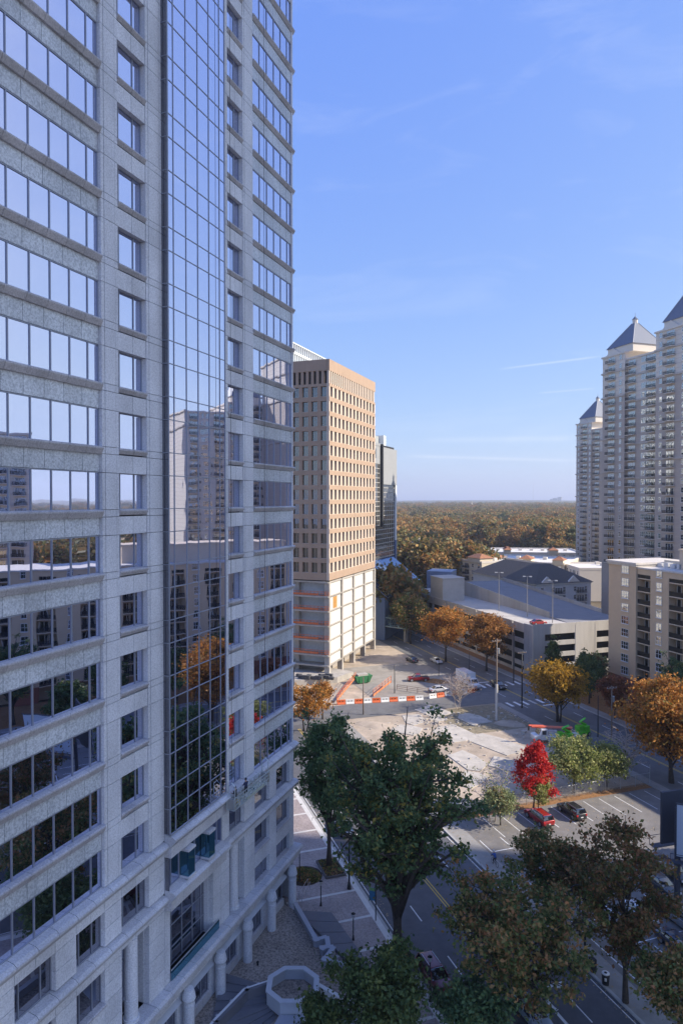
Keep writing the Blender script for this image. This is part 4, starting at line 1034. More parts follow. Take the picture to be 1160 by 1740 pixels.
L_red = leafmat('red_leaf', [(.38, .018, .02), (.55, .03, .03), (.66, .07, .05), (.5, .02, .025)], .45)
L_lime = leafmat('lime_leaf', [(.10, .14, .03), (.20, .24, .06), (.34, .36, .12), (.40, .38, .16), (.14, .17, .04)], .35)
L_gold = leafmat('gold_leaf', [(.12, .085, .015), (.28, .165, .02), (.42, .24, .025), (.5, .27, .03), (.14, .13, .03)], .4)
L_orange = leafmat('orange_leaf', [(.09, .075, .018), (.20, .11, .03), (.34, .14, .03), (.42, .19, .04), (.13, .12, .03)], .4)
L_brick = leafmat('brick_leaf', [(.09, .035, .018), (.19, .065, .03), (.27, .095, .04), (.14, .07, .03)], .4)
L_dkgrn = leafmat('dark_green_leaf', [(.015, .028, .012), (.03, .05, .017), (.05, .07, .022), (.08, .09, .025)], .25)
L_wood = leafmat('autumn_wood_leaf', [(.04, .055, .022), (.085, .085, .03), (.18, .115, .04), (.23, .11, .035), (.085, .10, .035), (.15, .095, .045), (.045, .06, .022), (.27, .16, .045)], .3, .2, .62, .2)

def leaf_mesh(name, C, size, rg, m, flat=.0):
    """C: leaf centres; one small folded blade each"""
    N = len(C); s = size*rg.uniform(.6, 1.35, (N, 1))
    a = rg.normal(size=(N, 3)); a /= np.linalg.norm(a, axis=1, keepdims=True)
    b = rg.normal(size=(N, 3)); b -= a*(a*b).sum(1, keepdims=True); b /= np.linalg.norm(b, axis=1, keepdims=True)
    c = np.cross(a, b)
    V = np.stack([C-a*s, C-b*s*.62+c*s*.18, C+a*s, C+b*s*.62+c*s*.18], 1).reshape(-1, 3)
    me = bpy.data.meshes.new(name); me.vertices.add(4*N); me.vertices.foreach_set('co', V.astype(np.float32).ravel())
    me.loops.add(4*N); me.loops.foreach_set('vertex_index', np.arange(4*N, dtype=np.int32))
    me.polygons.add(N); me.polygons.foreach_set('loop_start', np.arange(0, 4*N, 4, dtype=np.int32))
    me.update(calc_edges=True); me.validate(); me.materials.append(m); return me
def tree_meshes(seed, h, r, zc, n_leaf, leaf, lm, bark=None, shape='round', limbs=14, clump=.16, sparse_top=False, twigs=4, trunk_r=None, multi=1, lean=(0, 0), drop=0.0, fork=0.0, spread=6.0):
    """tapered trunk with limbs and twigs; leaves in clumps round the twig ends. Local origin at the foot."""
    rg = np.random.default_rng(seed); rr = random.Random(seed); mb = MB(); C = []
    tr = trunk_r or h*.018+.05
    ends = []
    for q in range(multi):
        ox, oy = (0, 0) if multi == 1 else (.35*math.cos(q*2.2+seed), .35*math.sin(q*2.2+seed))
        top = Vector((ox*spread+lean[0]+rr.uniform(-.04, .04)*h, oy*spread+lean[1]+rr.uniform(-.04, .04)*h, h*(.94 if multi == 1 else rr.uniform(.74, .97))))
        tp = [Vector((ox, oy, -.25))]+[Vector((ox, oy, 0)).lerp(top, k/7)+Vector((rr.uniform(-1, 1), rr.uniform(-1, 1), 0))*h*.008 for k in range(1, 8)]
        if fork: tp = [Vector((p.x*max(0, (k_-7*fork)/(7-7*fork)), p.y*max(0, (k_-7*fork)/(7-7*fork)), p.z)) if k_ > 0 else Vector((ox*.2, oy*.2, -.25)) for k_, p in enumerate(tp)]
        mb.tube(tp, [tr*1.35/multi**.4]+[tr/multi**.4*(1-k/7.6) for k in range(1, 8)], 8)
        for i in range(limbs):
            t = (i+rr.uniform(.1, .9))/limbs                      # 0 low, 1 top
            z0 = zc*.75+(h*.86-zc*.75)*t*.93
            az = i*2.4+rr.uniform(-.5, .5)+q
            if shape == 'round': prof = math.sqrt(max(.05, 1-(2*t-.85)**2*.72))
            elif shape == 'cone': prof = (1-t)**.75*.95+.12
            elif shape == 'vase': prof = .45+.55*math.sin(math.pi*min(1, t*.75+.18))
            elif shape == 'oval': prof = math.sqrt(max(.04, 1-(2*t-.9)**2*.9))*.95
            else: prof = .8
            R = r*prof*rr.uniform(.72, 1.12)*(.72 if fork else 1)
            zl = z0+(h-z0)*rr.uniform(.2, .5)*(1 if shape != 'cone' else .35)-drop*R
            ax = tp[min(7, max(1, int(z0/h*7.4)))]
            st = Vector((ax.x, ax.y, min(z0, top.z*.95))); en = Vector((st.x+R*math.cos(az), st.y+R*math.sin(az), min(zl, h)))
            mid = st.lerp(en, .5)+Vector((rr.uniform(-.1, .1)*R, rr.uniform(-.1, .1)*R, .10*R))
            lr = tr*(.42 if t < .5 else .28)*(1-t*.4)*(2.0 if n_leaf < 1000 else 1)
            mb.tube([st, mid, en], [lr, lr*.6, lr*.18], 5)
            for k in range(twigs):
                f = .35+.65*(k+rr.random())/twigs
                b0 = st.lerp(mid, f*2) if f < .5 else mid.lerp(en, f*2-1)
                dv = Vector((rr.uniform(-1, 1), rr.uniform(-1, 1), rr.uniform(-.35, .8))).normalized()*R*rr.uniform(.18, .42)
                b1 = b0+dv; mb.tube([b0, b0.lerp(b1, .5)+Vector((0, 0, .04*R)), b1], [lr*.35, lr*.22, lr*.08], 4)
                ends.append((b0.lerp(b1, .75), t)); 
                if rr.random() < .6: ends.append((b1, t))
            ends.append((en, t))
        ends.append((top, 1))
    ne = len(ends); w = np.array([1.0*(.35 if sparse_top and t > .55 else 1)*(0 if rr.random() < (.4 if fork else .22) else rr.uniform(.3, 1.5)) for _, t in ends]); w /= w.sum()
    if n_leaf:
        idx = rg.choice(ne, n_leaf, p=w); E = np.array([tuple(e[0]) for e in ends])
        cs = r*clump; C = E[idx]+rg.normal(size=(n_leaf, 3))*np.array([cs, cs, cs*.72])*rg.uniform(.5, 1.1, (n_leaf, 1))
        C[:, 2] = np.maximum(C[:, 2], zc*.55)
        lo = leaf_mesh('crown', C, leaf, rg, lm)
    else: lo = None
    return mb.mesh('trunk', bark or M_bark), lo
def tree(name, label, base, *a, rz=0.0, group=None, **k):
    tm, lo = tree_meshes(*a, **k); r = empty(name, base, rz, label, 'tree', group)
    for nm, me in (('trunk', tm), ('crown', lo)):
        if me is None: continue
        for p in me.polygons: p.use_smooth = (nm == 'trunk')
        o = link(bpy.data.objects.new(nm, me)); o.parent = r
    return r
def G(x, y): return gnd(x, y, 0)
GN_ = 'street and lot trees'
t_oak = tree('oak_tree', 'large dark green oak on the plaza edge, centre of the picture', G(675, 1625)+Vector((0, 0, .1)), 11, 24.6, 9.6, 4.6, 19000, .225, L_oak2, shape='oval', limbs=11, clump=.06, twigs=6, trunk_r=.95, multi=6, fork=.16, spread=17, group=GN_, rz=.6)
tree('oak_tree', 'tall dark green oak against the office tower corner on the plaza', G(559, 1475)+Vector((0, 0, .1)), 12, 20.9, 6.2, 5, 9500, .23, L_oak, shape='oval', limbs=11, clump=.095, twigs=5, trunk_r=.5, multi=4, fork=.22, spread=10, group=GN_)
tree('young_tree', 'small orange and green tree left of the cross street', G(518, 1243), 13, 9.6, 2.9, 2.2, 4200, .2, L_orange, shape='vase', limbs=14, clump=.2, multi=2, group=GN_)
tree('young_tree', 'thin orange tree half hidden by the plaza oak', G(548, 1222), 14, 8.0, 2.4, 2.2, 2600, .2, L_orange, shape='vase', limbs=12, clump=.2, group=GN_)
tree('street_tree', 'broad olive green tree with rusty tips at the bottom edge over the street', G(885, 1722), 15, 12.2, 8.0, 1.0, 15000, .2, L_olive, shape='round', limbs=11, clump=.065, twigs=6, trunk_r=.3, multi=5, fork=.05, spread=18, group=GN_)
tree('street_tree', 'tall rusty olive tree with sparse bare top beside the parking lot', G(1062, 1705), 16, 18.4, 4.7, 3.4, 10500, .19, L_rust, shape='oval', limbs=32, clump=.105, twigs=6, sparse_top=True, trunk_r=.24, group=GN_)
tree('street_tree', 'dense dark olive tree in front of the red car in the lot', G(928, 1562), 17, 10.2, 3.5, 2.2, 8500, .19, L_olive, shape='round', limbs=24, clump=.13, twigs=5, trunk_r=.17, group=GN_)
tree('street_tree', 'small brown-green tree touching the tall lot tree from the left', G(985, 1590), 18, 10.0, 2.6, 2.6, 4200, .19, L_rust, shape='oval', limbs=18, clump=.17, twigs=5, trunk_r=.12, group=GN_)
tree('plaza_tree', 'leafy green tree rising at the bottom edge beside the roof light', G(652, 1795), 19, 8.8, 3.9, 2.2, 9000, .19, L_dkgrn, shape='round', limbs=22, clump=.16, twigs=5, trunk_r=.14, group=GN_)
tree('plaza_tree', 'small green treetop at the bottom edge left of the leafy green tree', G(553, 1815), 20, 5.6, 2.4, 1.6, 3800, .18, L_dkgrn, shape='round', limbs=14, clump=.2, twigs=4, trunk_r=.1, group=GN_)
tree('street_tree', 'olive tree cut off by the bottom right corner', G(1162, 1800), 21, 9.0, 3.6, 2.4, 8000, .19, L_olive, shape='round', limbs=18, clump=.17, twigs=5, trunk_r=.15, group=GN_)
tree('street_tree', 'green treetop at the bottom edge between street and pavement', G(800, 1800), 22, 6.4, 3.0, 2, 4500, .19, L_oak, shape='round', limbs=14, clump=.2, twigs=4, trunk_r=.12, group=GN_)
tree('maple_tree', 'bright red maple on the cleared lot', G(905, 1378), 23, 11.8, 3.2, 3.2, 4600, .2, L_red, shape='cone', limbs=22, clump=.13, twigs=4, trunk_r=.12, group=GN_)
tree('small_tree', 'low yellow-green tree under the red maple', G(908, 1374)+Vector((.6, -1.2, 0)), 24, 5.2, 1.9, 1.2, 2600, .18, L_lime, shape='round', limbs=12, clump=.25, trunk_r=.08, group=GN_)
tree('crape_tree', 'rounded lime green tree behind the chain fence', G(974, 1346), 25, 8.6, 4.0, 2.2, 9500, .2, L_lime, shape='round', limbs=22, clump=.2, twigs=5, trunk_r=.18, group=GN_)
tree('crape_tree', 'lower lime green tree right of the rounded one', G(1030, 1336), 26, 7.0, 3.2, 1.6, 5500, .2, L_lime, shape='round', limbs=18, clump=.2, twigs=5, trunk_r=.14, group=GN_)
tree('bare_tree', 'bare grey branching tree beyond the lime green trees', G(1068, 1322), 27, 8.6, 4.6, 1.6, 0, .2, L_lime, bark=M_barkp, shape='vase', limbs=20, twigs=8, trunk_r=.17, multi=2, group=GN_)
tree('bare_tree', 'pale bare crape tree by the orange and white barriers', G(778, 1206), 28, 8.4, 3.6, 2.2, 900, .13, leafmat('dry_leaf', [(.3, .22, .17), (.42, .33, .27), (.25, .16, .12)], .3), bark=M_barkp, shape='vase', limbs=22, twigs=9, trunk_r=.10, multi=3, group=GN_)
tree('bare_tree', 'thin bare shrub tree at the lot corner behind the oak', G(836, 1395), 29, 9.5, 2.4, 2.0, 250, .14, L_lime, bark=M_barkp, shape='vase', limbs=18, twigs=8, trunk_r=.09, multi=2, group=GN_)
tree('small_tree', 'grey-green shrub tree at the corner of the parking lot', G(850, 1402), 30, 5.6, 2.2, .9, 4200, .16, leafmat('sage_leaf', [(.08, .10, .045), (.15, .18, .08), (.22, .24, .12), (.3, .2, .1)], .3), shape='round', limbs=16, clump=.25, trunk_r=.09, group=GN_)
tree('street_tree', 'golden yellow tree on the corner of the far street', G(948, 1226), 31, 13.2, 5.4, 3.2, 9500, .27, L_gold, shape='round', limbs=26, clump=.16, twigs=5, trunk_r=.3, multi=3, group=GN_)
tree('street_tree', 'big orange and green tree at the right edge above the parking lot', G(1140, 1330), 32, 18.2, 6.8, 3.0, 19000, .26, L_orange, shape='oval', limbs=32, clump=.15, twigs=5, trunk_r=.36, group=GN_)
tree('street_tree', 'rusty red tree in front of the left end of the tan apartments', G(1043, 1222), 33, 9.6, 3.2, 2.4, 4800, .24, L_brick, shape='oval', limbs=18, clump=.18, trunk_r=.14, group=GN_)
tree('street_tree', 'low brick red tree right of the street lamp', G(1092, 1246), 34, 8.4, 3.2, 2.2, 4600, .24, L_brick, shape='round', limbs=18, clump=.18, trunk_r=.14, group=GN_)
t_dk = tree('street_tree', 'dark green tree behind the golden tree', G(1000, 1196), 35, 11.6, 3.6, 2.4, 5600, .26, L_dkgrn, shape='oval', limbs=20, clump=.18, trunk_r=.18, group=GN_)
tree('street_tree', 'brown-leaved tree between the golden and rusty trees', G(985, 1190)+Vector((2.2, 2.5, 0)), 36, 10.5, 3.6, 2.4, 4600, .26, L_rust, shape='oval', limbs=20, clump=.18, trunk_r=.18, group=GN_)
tree('conifer_tree', 'dark pointed tree against the deck corner', G(938, 1160), 37, 12.5, 2.6, 1.4, 4200, .26, L_dkgrn, shape='cone', limbs=28, clump=.2, trunk_r=.16, group=GN_)
tree('conifer_tree', 'small pointed evergreen against the sunny deck wall', G(990, 1160), 38, 9.0, 1.8, 1.0, 2400, .24, L_dkgrn, shape='cone', limbs=24, clump=.22, trunk_r=.12, group=GN_)
tree('street_tree', 'yellow-green tree by the tan apartments corner', G(1014, 1172), 39, 9.5, 2.6, 2.0, 2600, .25, L_lime, shape='oval', limbs=16, clump=.2, trunk_r=.13, group=GN_)
tree('street_tree', 'olive green tree at the left end of the parking deck', G(697, 1094), 40, 16.2, 5.6, 4.4, 8500, .3, L_olive, shape='round', limbs=26, clump=.16, trunk_r=.28, group=GN_)
tree('street_tree', 'orange brown tree in the middle of the three along the parking deck', G(757, 1124), 41, 15.8, 6.2, 4.2, 9500, .3, L_orange, shape='round', limbs=28, clump=.16, trunk_r=.28, group=GN_)
tree('street_tree', 'rust orange tree nearest the deck corner', G(826, 1140), 42, 16.6, 5.6, 4.6, 8500, .3, leafmat('rust_leaf', [(.08, .05, .018), (.17, .09, .025), (.27, .125, .035), (.33, .15, .04), (.13, .085, .03)], .4), shape='round', limbs=26, clump=.16, trunk_r=.28, group=GN_)
# street trees beyond the right edge: mirrored in the tower's lower windows
for i, (u, n, src) in enumerate(((98, 102, t_oak), (70, 102, t_dk), (52, 103, t_oak), (28, 102, t_oak), (60, 82, t_dk), (40, 66, t_dk), (84, 103, t_dk), (10, 104, t_oak))):
    copy_tree(src, uv(u, n, 0), i*1.3, .75 if src is t_oak else 1.15, label='green street tree mirrored in the lower windows of the tower', group='trees mirrored in the tower')
# ------------------------------------------------------------------ the autumn wood towards the horizon
protos = []
for i in range(6):
    tm, lo = tree_meshes(100+i, 15, 6.2+.5*(i % 3), 3.0, 2300, .55, L_wood, shape='round' if i % 2 else 'oval', limbs=18, clump=.15, twigs=3, trunk_r=.3)
    protos.append((tm, lo))
rw = random.Random(5)
def clear(x, y):
    u, n = DU.x*x+DU.y*y, NU.x*x+NU.y*y
    if 195 < u < 300 and 99 < n < 182: return False
    if -60 < u < 235 and 104 < n < 215: return False
    if 225 < u < 470 and 178 < n < 300 : return False
    if 60 < u < 300 and 215 < n < 262: return False
    return True
near = 0; pts = []
for i in range(60000):
    az = math.radians(rw.uniform(-24, 62)); dist = 235+3600*rw.random()**1.5
    if dist > 1500 and rw.random() < .25: continue
    x, y = dist*math.sin(az), dist*math.cos(az)
    if math.degrees(az) > 8 and rw.random() < .6: continue
    if x < -70 and y < 300: continue
    if not clear(x, y): continue
    if rw.random() > 1.0*min(1, dist/700+.35): continue
    pts.append((x, y, dist))
    if len(pts) >= 10500: break
pts.sort(key=lambda p: p[2])
vis = [p for p in pts if 670 < proj(Vector((p[0], p[1], 8)))[0] < 990]
ind = vis[:45]; indset = set(ind)
for i, (x, y, d) in enumerate(ind):
    r = empty('wood_tree', (x, y, 0), rw.random()*6, 'autumn tree in the near edge of the wood beyond the apartments', 'tree', 'trees at the near edge of the wood'); r.scale = (rw.uniform(1.1, 1.9),)*3
    for nm, me in zip(('trunk', 'crown'), protos[i % 6]):
        o = link(bpy.data.objects.new(nm, me)); o.parent = r
pc = bpy.data.collections.new('wood_tree_sources')
for i, (tm, lo) in enumerate(protos):
    o = bpy.data.objects.new('wood_source', lo); pc.objects.link(o)
me = bpy.data.meshes.new('far_wood'); rest = [p for p in pts if p not in indset]
me.from_pydata([(x, y, 0) for x, y, d in rest], [], [])
sa = me.attributes.new('sz', 'FLOAT', 'POINT'); sa.data.foreach_set('value', [rw.uniform(.85, 1.9)*(1+min(.4, d/5000)) for x, y, d in rest])
ra = me.attributes.new('rz', 'FLOAT', 'POINT'); ra.data.foreach_set('value', [rw.random()*6.28 for _ in rest])
wo = link(bpy.data.objects.new('far_wood', me)); tag(wo, 'mass of autumn trees spreading to the horizon', 'wood', kind='stuff')
ng = bpy.data.node_groups.new('scatter', 'GeometryNodeTree'); ng.interface.new_socket('Geometry', in_out='INPUT', socket_type='NodeSocketGeometry'); ng.interface.new_socket('Geometry', in_out='OUTPUT', socket_type='NodeSocketGeometry')
gi_, go_ = ng.nodes.new('NodeGroupInput'), ng.nodes.new('NodeGroupOutput')
ip = ng.nodes.new('GeometryNodeInstanceOnPoints'); ci = ng.nodes.new('GeometryNodeCollectionInfo'); ci.inputs[0].default_value = pc; ci.inputs['Separate Children'].default_value = True; ci.inputs['Reset Children'].default_value = True
ip.inputs['Pick Instance'].default_value = True
a1 = ng.nodes.new('GeometryNodeInputNamedAttribute'); a1.data_type = 'FLOAT'; a1.inputs[0].default_value = 'sz'
a2 = ng.nodes.new('GeometryNodeInputNamedAttribute'); a2.data_type = 'FLOAT'; a2.inputs[0].default_value = 'rz'
cx = ng.nodes.new('ShaderNodeCombineXYZ'); k_ = ng.links.new
k_(gi_.outputs[0], ip.inputs['Points']); k_(ci.outputs[0], ip.inputs['Instance']); k_(a1.outputs['Attribute'], ip.inputs['Scale']); k_(a2.outputs['Attribute'], cx.inputs[2]); k_(cx.outputs[0], ip.inputs['Rotation']); k_(ip.outputs[0], go_.inputs[0])
md = wo.modifiers.new('scatter', 'NODES'); md.node_group = ng
# rolling wooded hills on the horizon
M_hill = mat('wooded_hill', (.085, .075, .045), .95, var=.5, scale=.02, bump=0)
hm = MB(); NA, NR = 160, 10
rad = [2300, 2500, 2750, 3000, 3300, 3650, 4050, 4500, 5000, 5500]
rh = random.Random(3); ph = [rh.random()*6 for _ in range(12)]
def hz(az, d):
    w = 0
    for i in range(1, 7): w += math.sin(az*(9*i)+ph[i]+d*.0009*i)/i
    return (w*.5+.9)
grid = []
for k, d in enumerate(rad):
    t = max(0, (d-2300)/3200)
    row = []
    for j in range(NA+1):
        az = math.radians(-50+j*130/NA); z = -1+t*36+max(0, hz(az, d))*9*min(1, t*4)
        row.append((d*math.sin(az), d*math.cos(az), z))
    grid.append(row)
for A, B in zip(grid, grid[1:]):
    for j in range(NA): hm.poly([A[j], A[j+1], B[j+1], B[j]])
o = struct('hills', hm, M_hill)
for p in o.data.polygons: p.use_smooth = True
# houses peeping out of the wood
for i, (x, y, s, c) in enumerate(((768, 922, 9, 'dark'), (806, 921, 10, 'pale'), (945, 922, 12, 'dark'), (745, 930, 8, 'pale'), (905, 934, 9, 'red'))):
    c0 = gnd(x, y, 4); r = empty('house', (c0.x, c0.y, 0), .5*i, ('dark-roofed house among the trees left of centre', 'pale-roofed house among the trees above the cream wing', 'blue-grey roofed house in the wood near the condo tower', 'small pale house at the left edge of the wood', 'red-roofed house just behind the flat white roofs')[i], 'house', 'houses in the wood')
    hgt = 9.5; F_ = Fr((c0.x, c0.y), (math.cos(.5*i), math.sin(.5*i)))
    MB().fbox(F_, -s, s, -s*.7, s*.7, 0, hgt).build('wall', M_cw, r)
    MB().hexa([F_.P(-s-.5, s*.75, hgt), F_.P(s+.5, s*.75, hgt), F_.P(s+.5, -s*.75, hgt), F_.P(-s-.5, -s*.75, hgt), F_.P(-s+2, .1, hgt+5), F_.P(s-2, .1, hgt+5), F_.P(s-2, -.1, hgt+5), F_.P(-s+2, -.1, hgt+5)]).build('roof', mat('house_roof_'+'abcde'[i], ((.09, .09, .10), (.5, .5, .5), (.13, .16, .22), (.5, .47, .44), (.3, .1, .07))[i], .9), r)
sp = gnd(801, 868, 20); r = empty('church', (sp.x, sp.y, 0), 0, 'white church steeple rising from the distant wood', 'church')
MB().box(sp.x-3, sp.x+3, sp.y-3, sp.y+3, 0, 24).build('steeple_base', M_cw, r); MB().cyl(sp, 3, 24, 31, 8).build('belfry', M_cw, r); MB().cyl(sp, 2.6, 31, 44, 8, .1).build('spire', M_cw, r)
for i, (x, h_) in enumerate(((942, 62), (950, 70), (905, 85))):
    d = pix_dir(x, 850); k = 5000 if i < 2 else 4200; P = Vector((d.x*k, d.y*k, 0))
    if i < 2: 
        m_ = MB(); m_.box(P.x-14, P.x+14, P.y-14, P.y+14, 0, h_); m_.box(P.x-34, P.x-16, P.y-14, P.y+10, 0, h_-8)
        tag(m_.build('distant_building', mat('far_building', (.5, .5, .52), .9)), ('left of two pale buildings on the horizon', 'right of two pale buildings on the horizon')[i], 'building', 'buildings on the horizon')
    else: tag(MB().cyl(P, .8, 0, 150, 4, .3).build('radio_mast', M_lamp), 'thin radio mast on the horizon', 'mast')
# ------------------------------------------------------------------ vehicles
GLc = mirror_glass('car_glass', (.6, .63, .68), (.012, .014, .017), .22, .002, 2)
M_tyre = mat('tyre', (.02, .02, .02), .85, var=.1); M_rim = mat('wheel_rim', (.5, .5, .52), .35, .8, var=.05)
M_lampw = mat('headlight', (.8, .8, .78), .2, .1, var=.02); M_lampr = mat('tail_light', (.5, .02, .02), .25, 0, var=.02)
M_blk = mat('black_plastic', (.02, .02, .022), .6, var=.05); M_plate = mat('number_plate', (.75, .75, .72), .6, var=.02)
def paint(name, c): return mat('paint_'+name, c, .32, .15, var=.03, coat=.7)
def bev(mb, off, seg=2, taper=None):
    me = mb.mesh('tmp', []); bm = bmesh.new(); bm.from_mesh(me); bmesh.ops.remove_doubles(bm, verts=bm.verts, dist=1e-4)
    bmesh.ops.bevel(bm, geom=bm.edges[:], offset=off, segments=seg, profile=.6, affect='EDGES', clamp_overlap=True)
    bm.to_mesh(me); bm.free(); return me
def prof_mesh(prof, hw_of, off=.06):
    mb = MB(); n = len(prof)
    mb.v = [(x, -hw_of(x, z), z) for x, z in prof]+[(x, hw_of(x, z), z) for x, z in prof]
    mb.f = [tuple(range(n)), tuple(range(2*n-1, n-1, -1))]+[(i, (i+1) % n+0, n+(i+1) % n, n+i) for i in range(n)]; mb.m = [0]*len(mb.f)
    return bev(mb, off)
def addm(name, me, m, parent, smooth=True):
    me.materials.clear(); me.materials.append(m)
    if smooth:
        for p in me.polygons: p.use_smooth = True
    o = link(bpy.data.objects.new(name, me)); o.parent = parent
    return o
WH = {}
def wheel(parent, x, y, r, w=.22):
    if (r, w) not in WH:
        t = MB(); t.v = []; n = 18
        for q, yy in ((r*.72, -w/2), (r*.97, -w/2), (r, -w*.3), (r, w*.3), (r*.97, w/2), (r*.72, w/2)): t.v += [(q*math.cos(2*math.pi*i/n), yy, q*math.sin(2*math.pi*i/n)) for i in range(n)]
        for k in range(5):
            for i in range(n): t.f.append((k*n+i, k*n+(i+1) % n, (k+1)*n+(i+1) % n, (k+1)*n+i)); t.m.append(0)
        rm = MB()
        for yy in (-w*.42, w*.42):
            k = len(rm.v); rm.v += [(r*.72*math.cos(2*math.pi*i/n), yy, r*.72*math.sin(2*math.pi*i/n)) for i in range(n)]+[(r*.2*math.cos(2*math.pi*i/n), yy*1.15, r*.2*math.sin(2*math.pi*i/n)) for i in range(n)]
            for i in range(n): rm.f.append((k+i, k+(i+1) % n, k+n+(i+1) % n, k+n+i)); rm.m.append(0)
            rm.f.append(tuple(k+n+i for i in range(n))); rm.m.append(0)
        WH[(r, w)] = (t.mesh('tyre', M_tyre), rm.mesh('rim', M_rim))
    a, b = WH[(r, w)]
    o = link(bpy.data.objects.new('wheel', a)); o.parent = parent; o.location = (x, y, r)
    k = link(bpy.data.objects.new('rim', b)); k.parent = o
def car(kind, label, pos, ang, col, L_=4.7, W_=1.86, group='parked and moving cars', name=None):
    R_ = empty(name or {'suv': 'parked_car', 'sedan': 'sedan_car', 'pickup': 'pickup_truck', 'van': 'van'}[kind], pos, ang, label, 'car' if kind in ('suv', 'sedan') else {'pickup': 'pickup', 'van': 'van'}[kind], group)
    h = L_/2; w = W_/2; hw = lambda x, z: w*(1 if z > .4 else .95)*(1-.10*max(0, abs(x)/h-.75)/.25)
    if kind == 'suv':
        low = [(-h, .42), (-h+.06, .30), (h-.08, .28), (h, .42), (h-.03, .72), (h-.22, .92), (h-1.25, 1.06), (-h+.10, 1.08), (-h+.0, .8)]
        cb = [(-h+.12, 1.06), (h-1.15, 1.06), (h-1.95, 1.64), (-h+.55, 1.68), (-h+.3, 1.6)]; roof = (-h+.45, h-1.98, 1.66); rr = .36
    elif kind == 'van':
        low = [(-h, .42), (-h+.06, .30), (h-.08, .28), (h, .42), (h-.02, .8), (h-.2, 1.0), (h-.9, 1.15), (-h+.05, 1.2), (-h, .8)]
        cb = [(-h+.06, 1.18), (h-.8, 1.14), (h-1.6, 1.88), (-h+.25, 1.95)]; roof = (-h+.22, h-1.62, 1.93); rr = .36
    elif kind == 'pickup':
        low = [(-h, .5), (-h+.06, .38), (h-.08, .36), (h, .5), (h-.02, .85), (h-.2, 1.02), (h-1.5, 1.1), (-h+.05, 1.1), (-h, .85)]
        cb = [(-h+2.0, 1.08), (h-1.4, 1.08), (h-2.05, 1.78), (-h+2.2, 1.8)]; roof = (-h+2.2, h-2.1, 1.79); rr = .40
    else:
        low = [(-h, .42), (-h+.06, .26), (h-.08, .24), (h, .40), (h-.03, .62), (h-.3, .78), (h-1.4, .93), (-h+1.0, .97), (-h+.12, .92), (-h, .72)]
        cb = [(-h+.55, .95), (h-1.25, .92), (h-2.0, 1.38), (-h+1.35, 1.42)]; roof = (-h+1.35, h-2.05, 1.41); rr = .32
    P_ = paint(col[0], col[1])
    addm('body', prof_mesh(low, hw, .07), P_, R_)
    zb, zt = cb[0][1], max(z for _, z in cb)
    chw = lambda x, z: w*(.93-.20*(z-zb)/(zt-zb))
    addm('windows', prof_mesh(cb, chw, .05), GLc, R_)
    rf = MB(); n_ = 1; rw_ = chw(0, zt)
    rf.hexa([(roof[0], -rw_-.01, roof[2]-.05), (roof[1], -rw_-.01, roof[2]-.05), (roof[1], rw_+.01, roof[2]-.05), (roof[0], rw_+.01, roof[2]-.05), (roof[0]+.06, -rw_+.08, roof[2]+.035), (roof[1]-.1, -rw_+.08, roof[2]+.035), (roof[1]-.1, rw_-.08, roof[2]+.035), (roof[0]+.06, rw_-.08, roof[2]+.035)])
    addm('roof', bev(rf, .03), P_, R_)
    if kind in ('suv',):
        for s in (-1, 1): addm('roof_rail', MB().box(roof[0]+.2, roof[1]-.3, s*(rw_-.12)-.02, s*(rw_-.12)+.02, roof[2]+.05, roof[2]+.09).mesh('rail', []), M_rim, R_, False)
    pl = MB(); xa, xb = cb[0][0], cb[1][0]
    for s in (-1, 1):
        for f0 in ((cb[1], cb[2]), ((xa+(xb-xa)*.52, zb), (xa+(xb-xa)*.50, zt)), ((cb[0]), (cb[-1]))):
            p0, p1 = Vector((f0[0][0], s*(chw(0, zb)-.01), zb-.02)), Vector((f0[1][0], s*(chw(0, zt)-.01), zt-.03)); pl.tube([p0, p1], .045, 4)
    addm('pillars', pl.mesh('p', []), P_, R_, False)
    for s in (-1, 1):
        addm('headlight', MB().box(h-.16, h-.01, s*w*.72-.17, s*w*.72+.17, .62 if kind != 'sedan' else .52, .80 if kind != 'sedan' else .66).mesh('h', []), M_lampw, R_, False)
        addm('tail_light', MB().box(-h-.02, -h+.14, s*w*.80-.12, s*w*.80+.12, .78 if kind != 'sedan' else .66, 1.02 if kind != 'sedan' else .84).mesh('t', []), M_lampr, R_, False)
        addm('mirror', MB().box(cb[1][0]-.35, cb[1][0]-.2, s*(w+.02)-.08, s*(w+.02)+.08, zb, zb+.14).mesh('m', []), P_, R_, False)
        for x in (h-.92, -h+.95): wheel(R_, x, s*(w-.10), rr)
    addm('number_plate', MB().box(-h-.03, -h, -.2, .2, .55, .68).mesh('n', []), M_plate, R_, False)
    addm('bumper', MB().box(-h-.05, -h+.05, -w*.8, w*.8, .34, .5).box(h-.06, h+.04, -w*.8, w*.8, .32, .46).mesh('b', []), M_blk, R_, False)
    if kind == 'pickup': addm('cargo_bed', MB().box(-h+.12, -h+1.95, -w+.16, w-.16, 1.09, 1.13).mesh('c', []), M_blk, R_, False)
    return R_
AU = ANG_U; AN = ANG_N
RED, BLK = ('red', (.30, .012, .014)), ('black', (.025, .026, .03))
car('suv', 'red sport utility car with roof rails parked nose to the fence', uv(82.7, 58.2, .01), AU, RED, 4.9, 1.95)
car('suv', 'black sport utility car parked right of the red one', uv(82.9, 63.9, .01), AU, BLK, 4.75, 1.9)
car('suv', 'dark grey hatchback behind the billboard post', uv(63.2, 61.4, .01), AU+math.pi, ('charcoal', (.045, .047, .052)), 4.5, 1.85)
car('suv', 'black car at the right edge above the grey hatchback', uv(65.2, 65.0, .01), AU+math.pi, BLK, 4.8, 1.9)
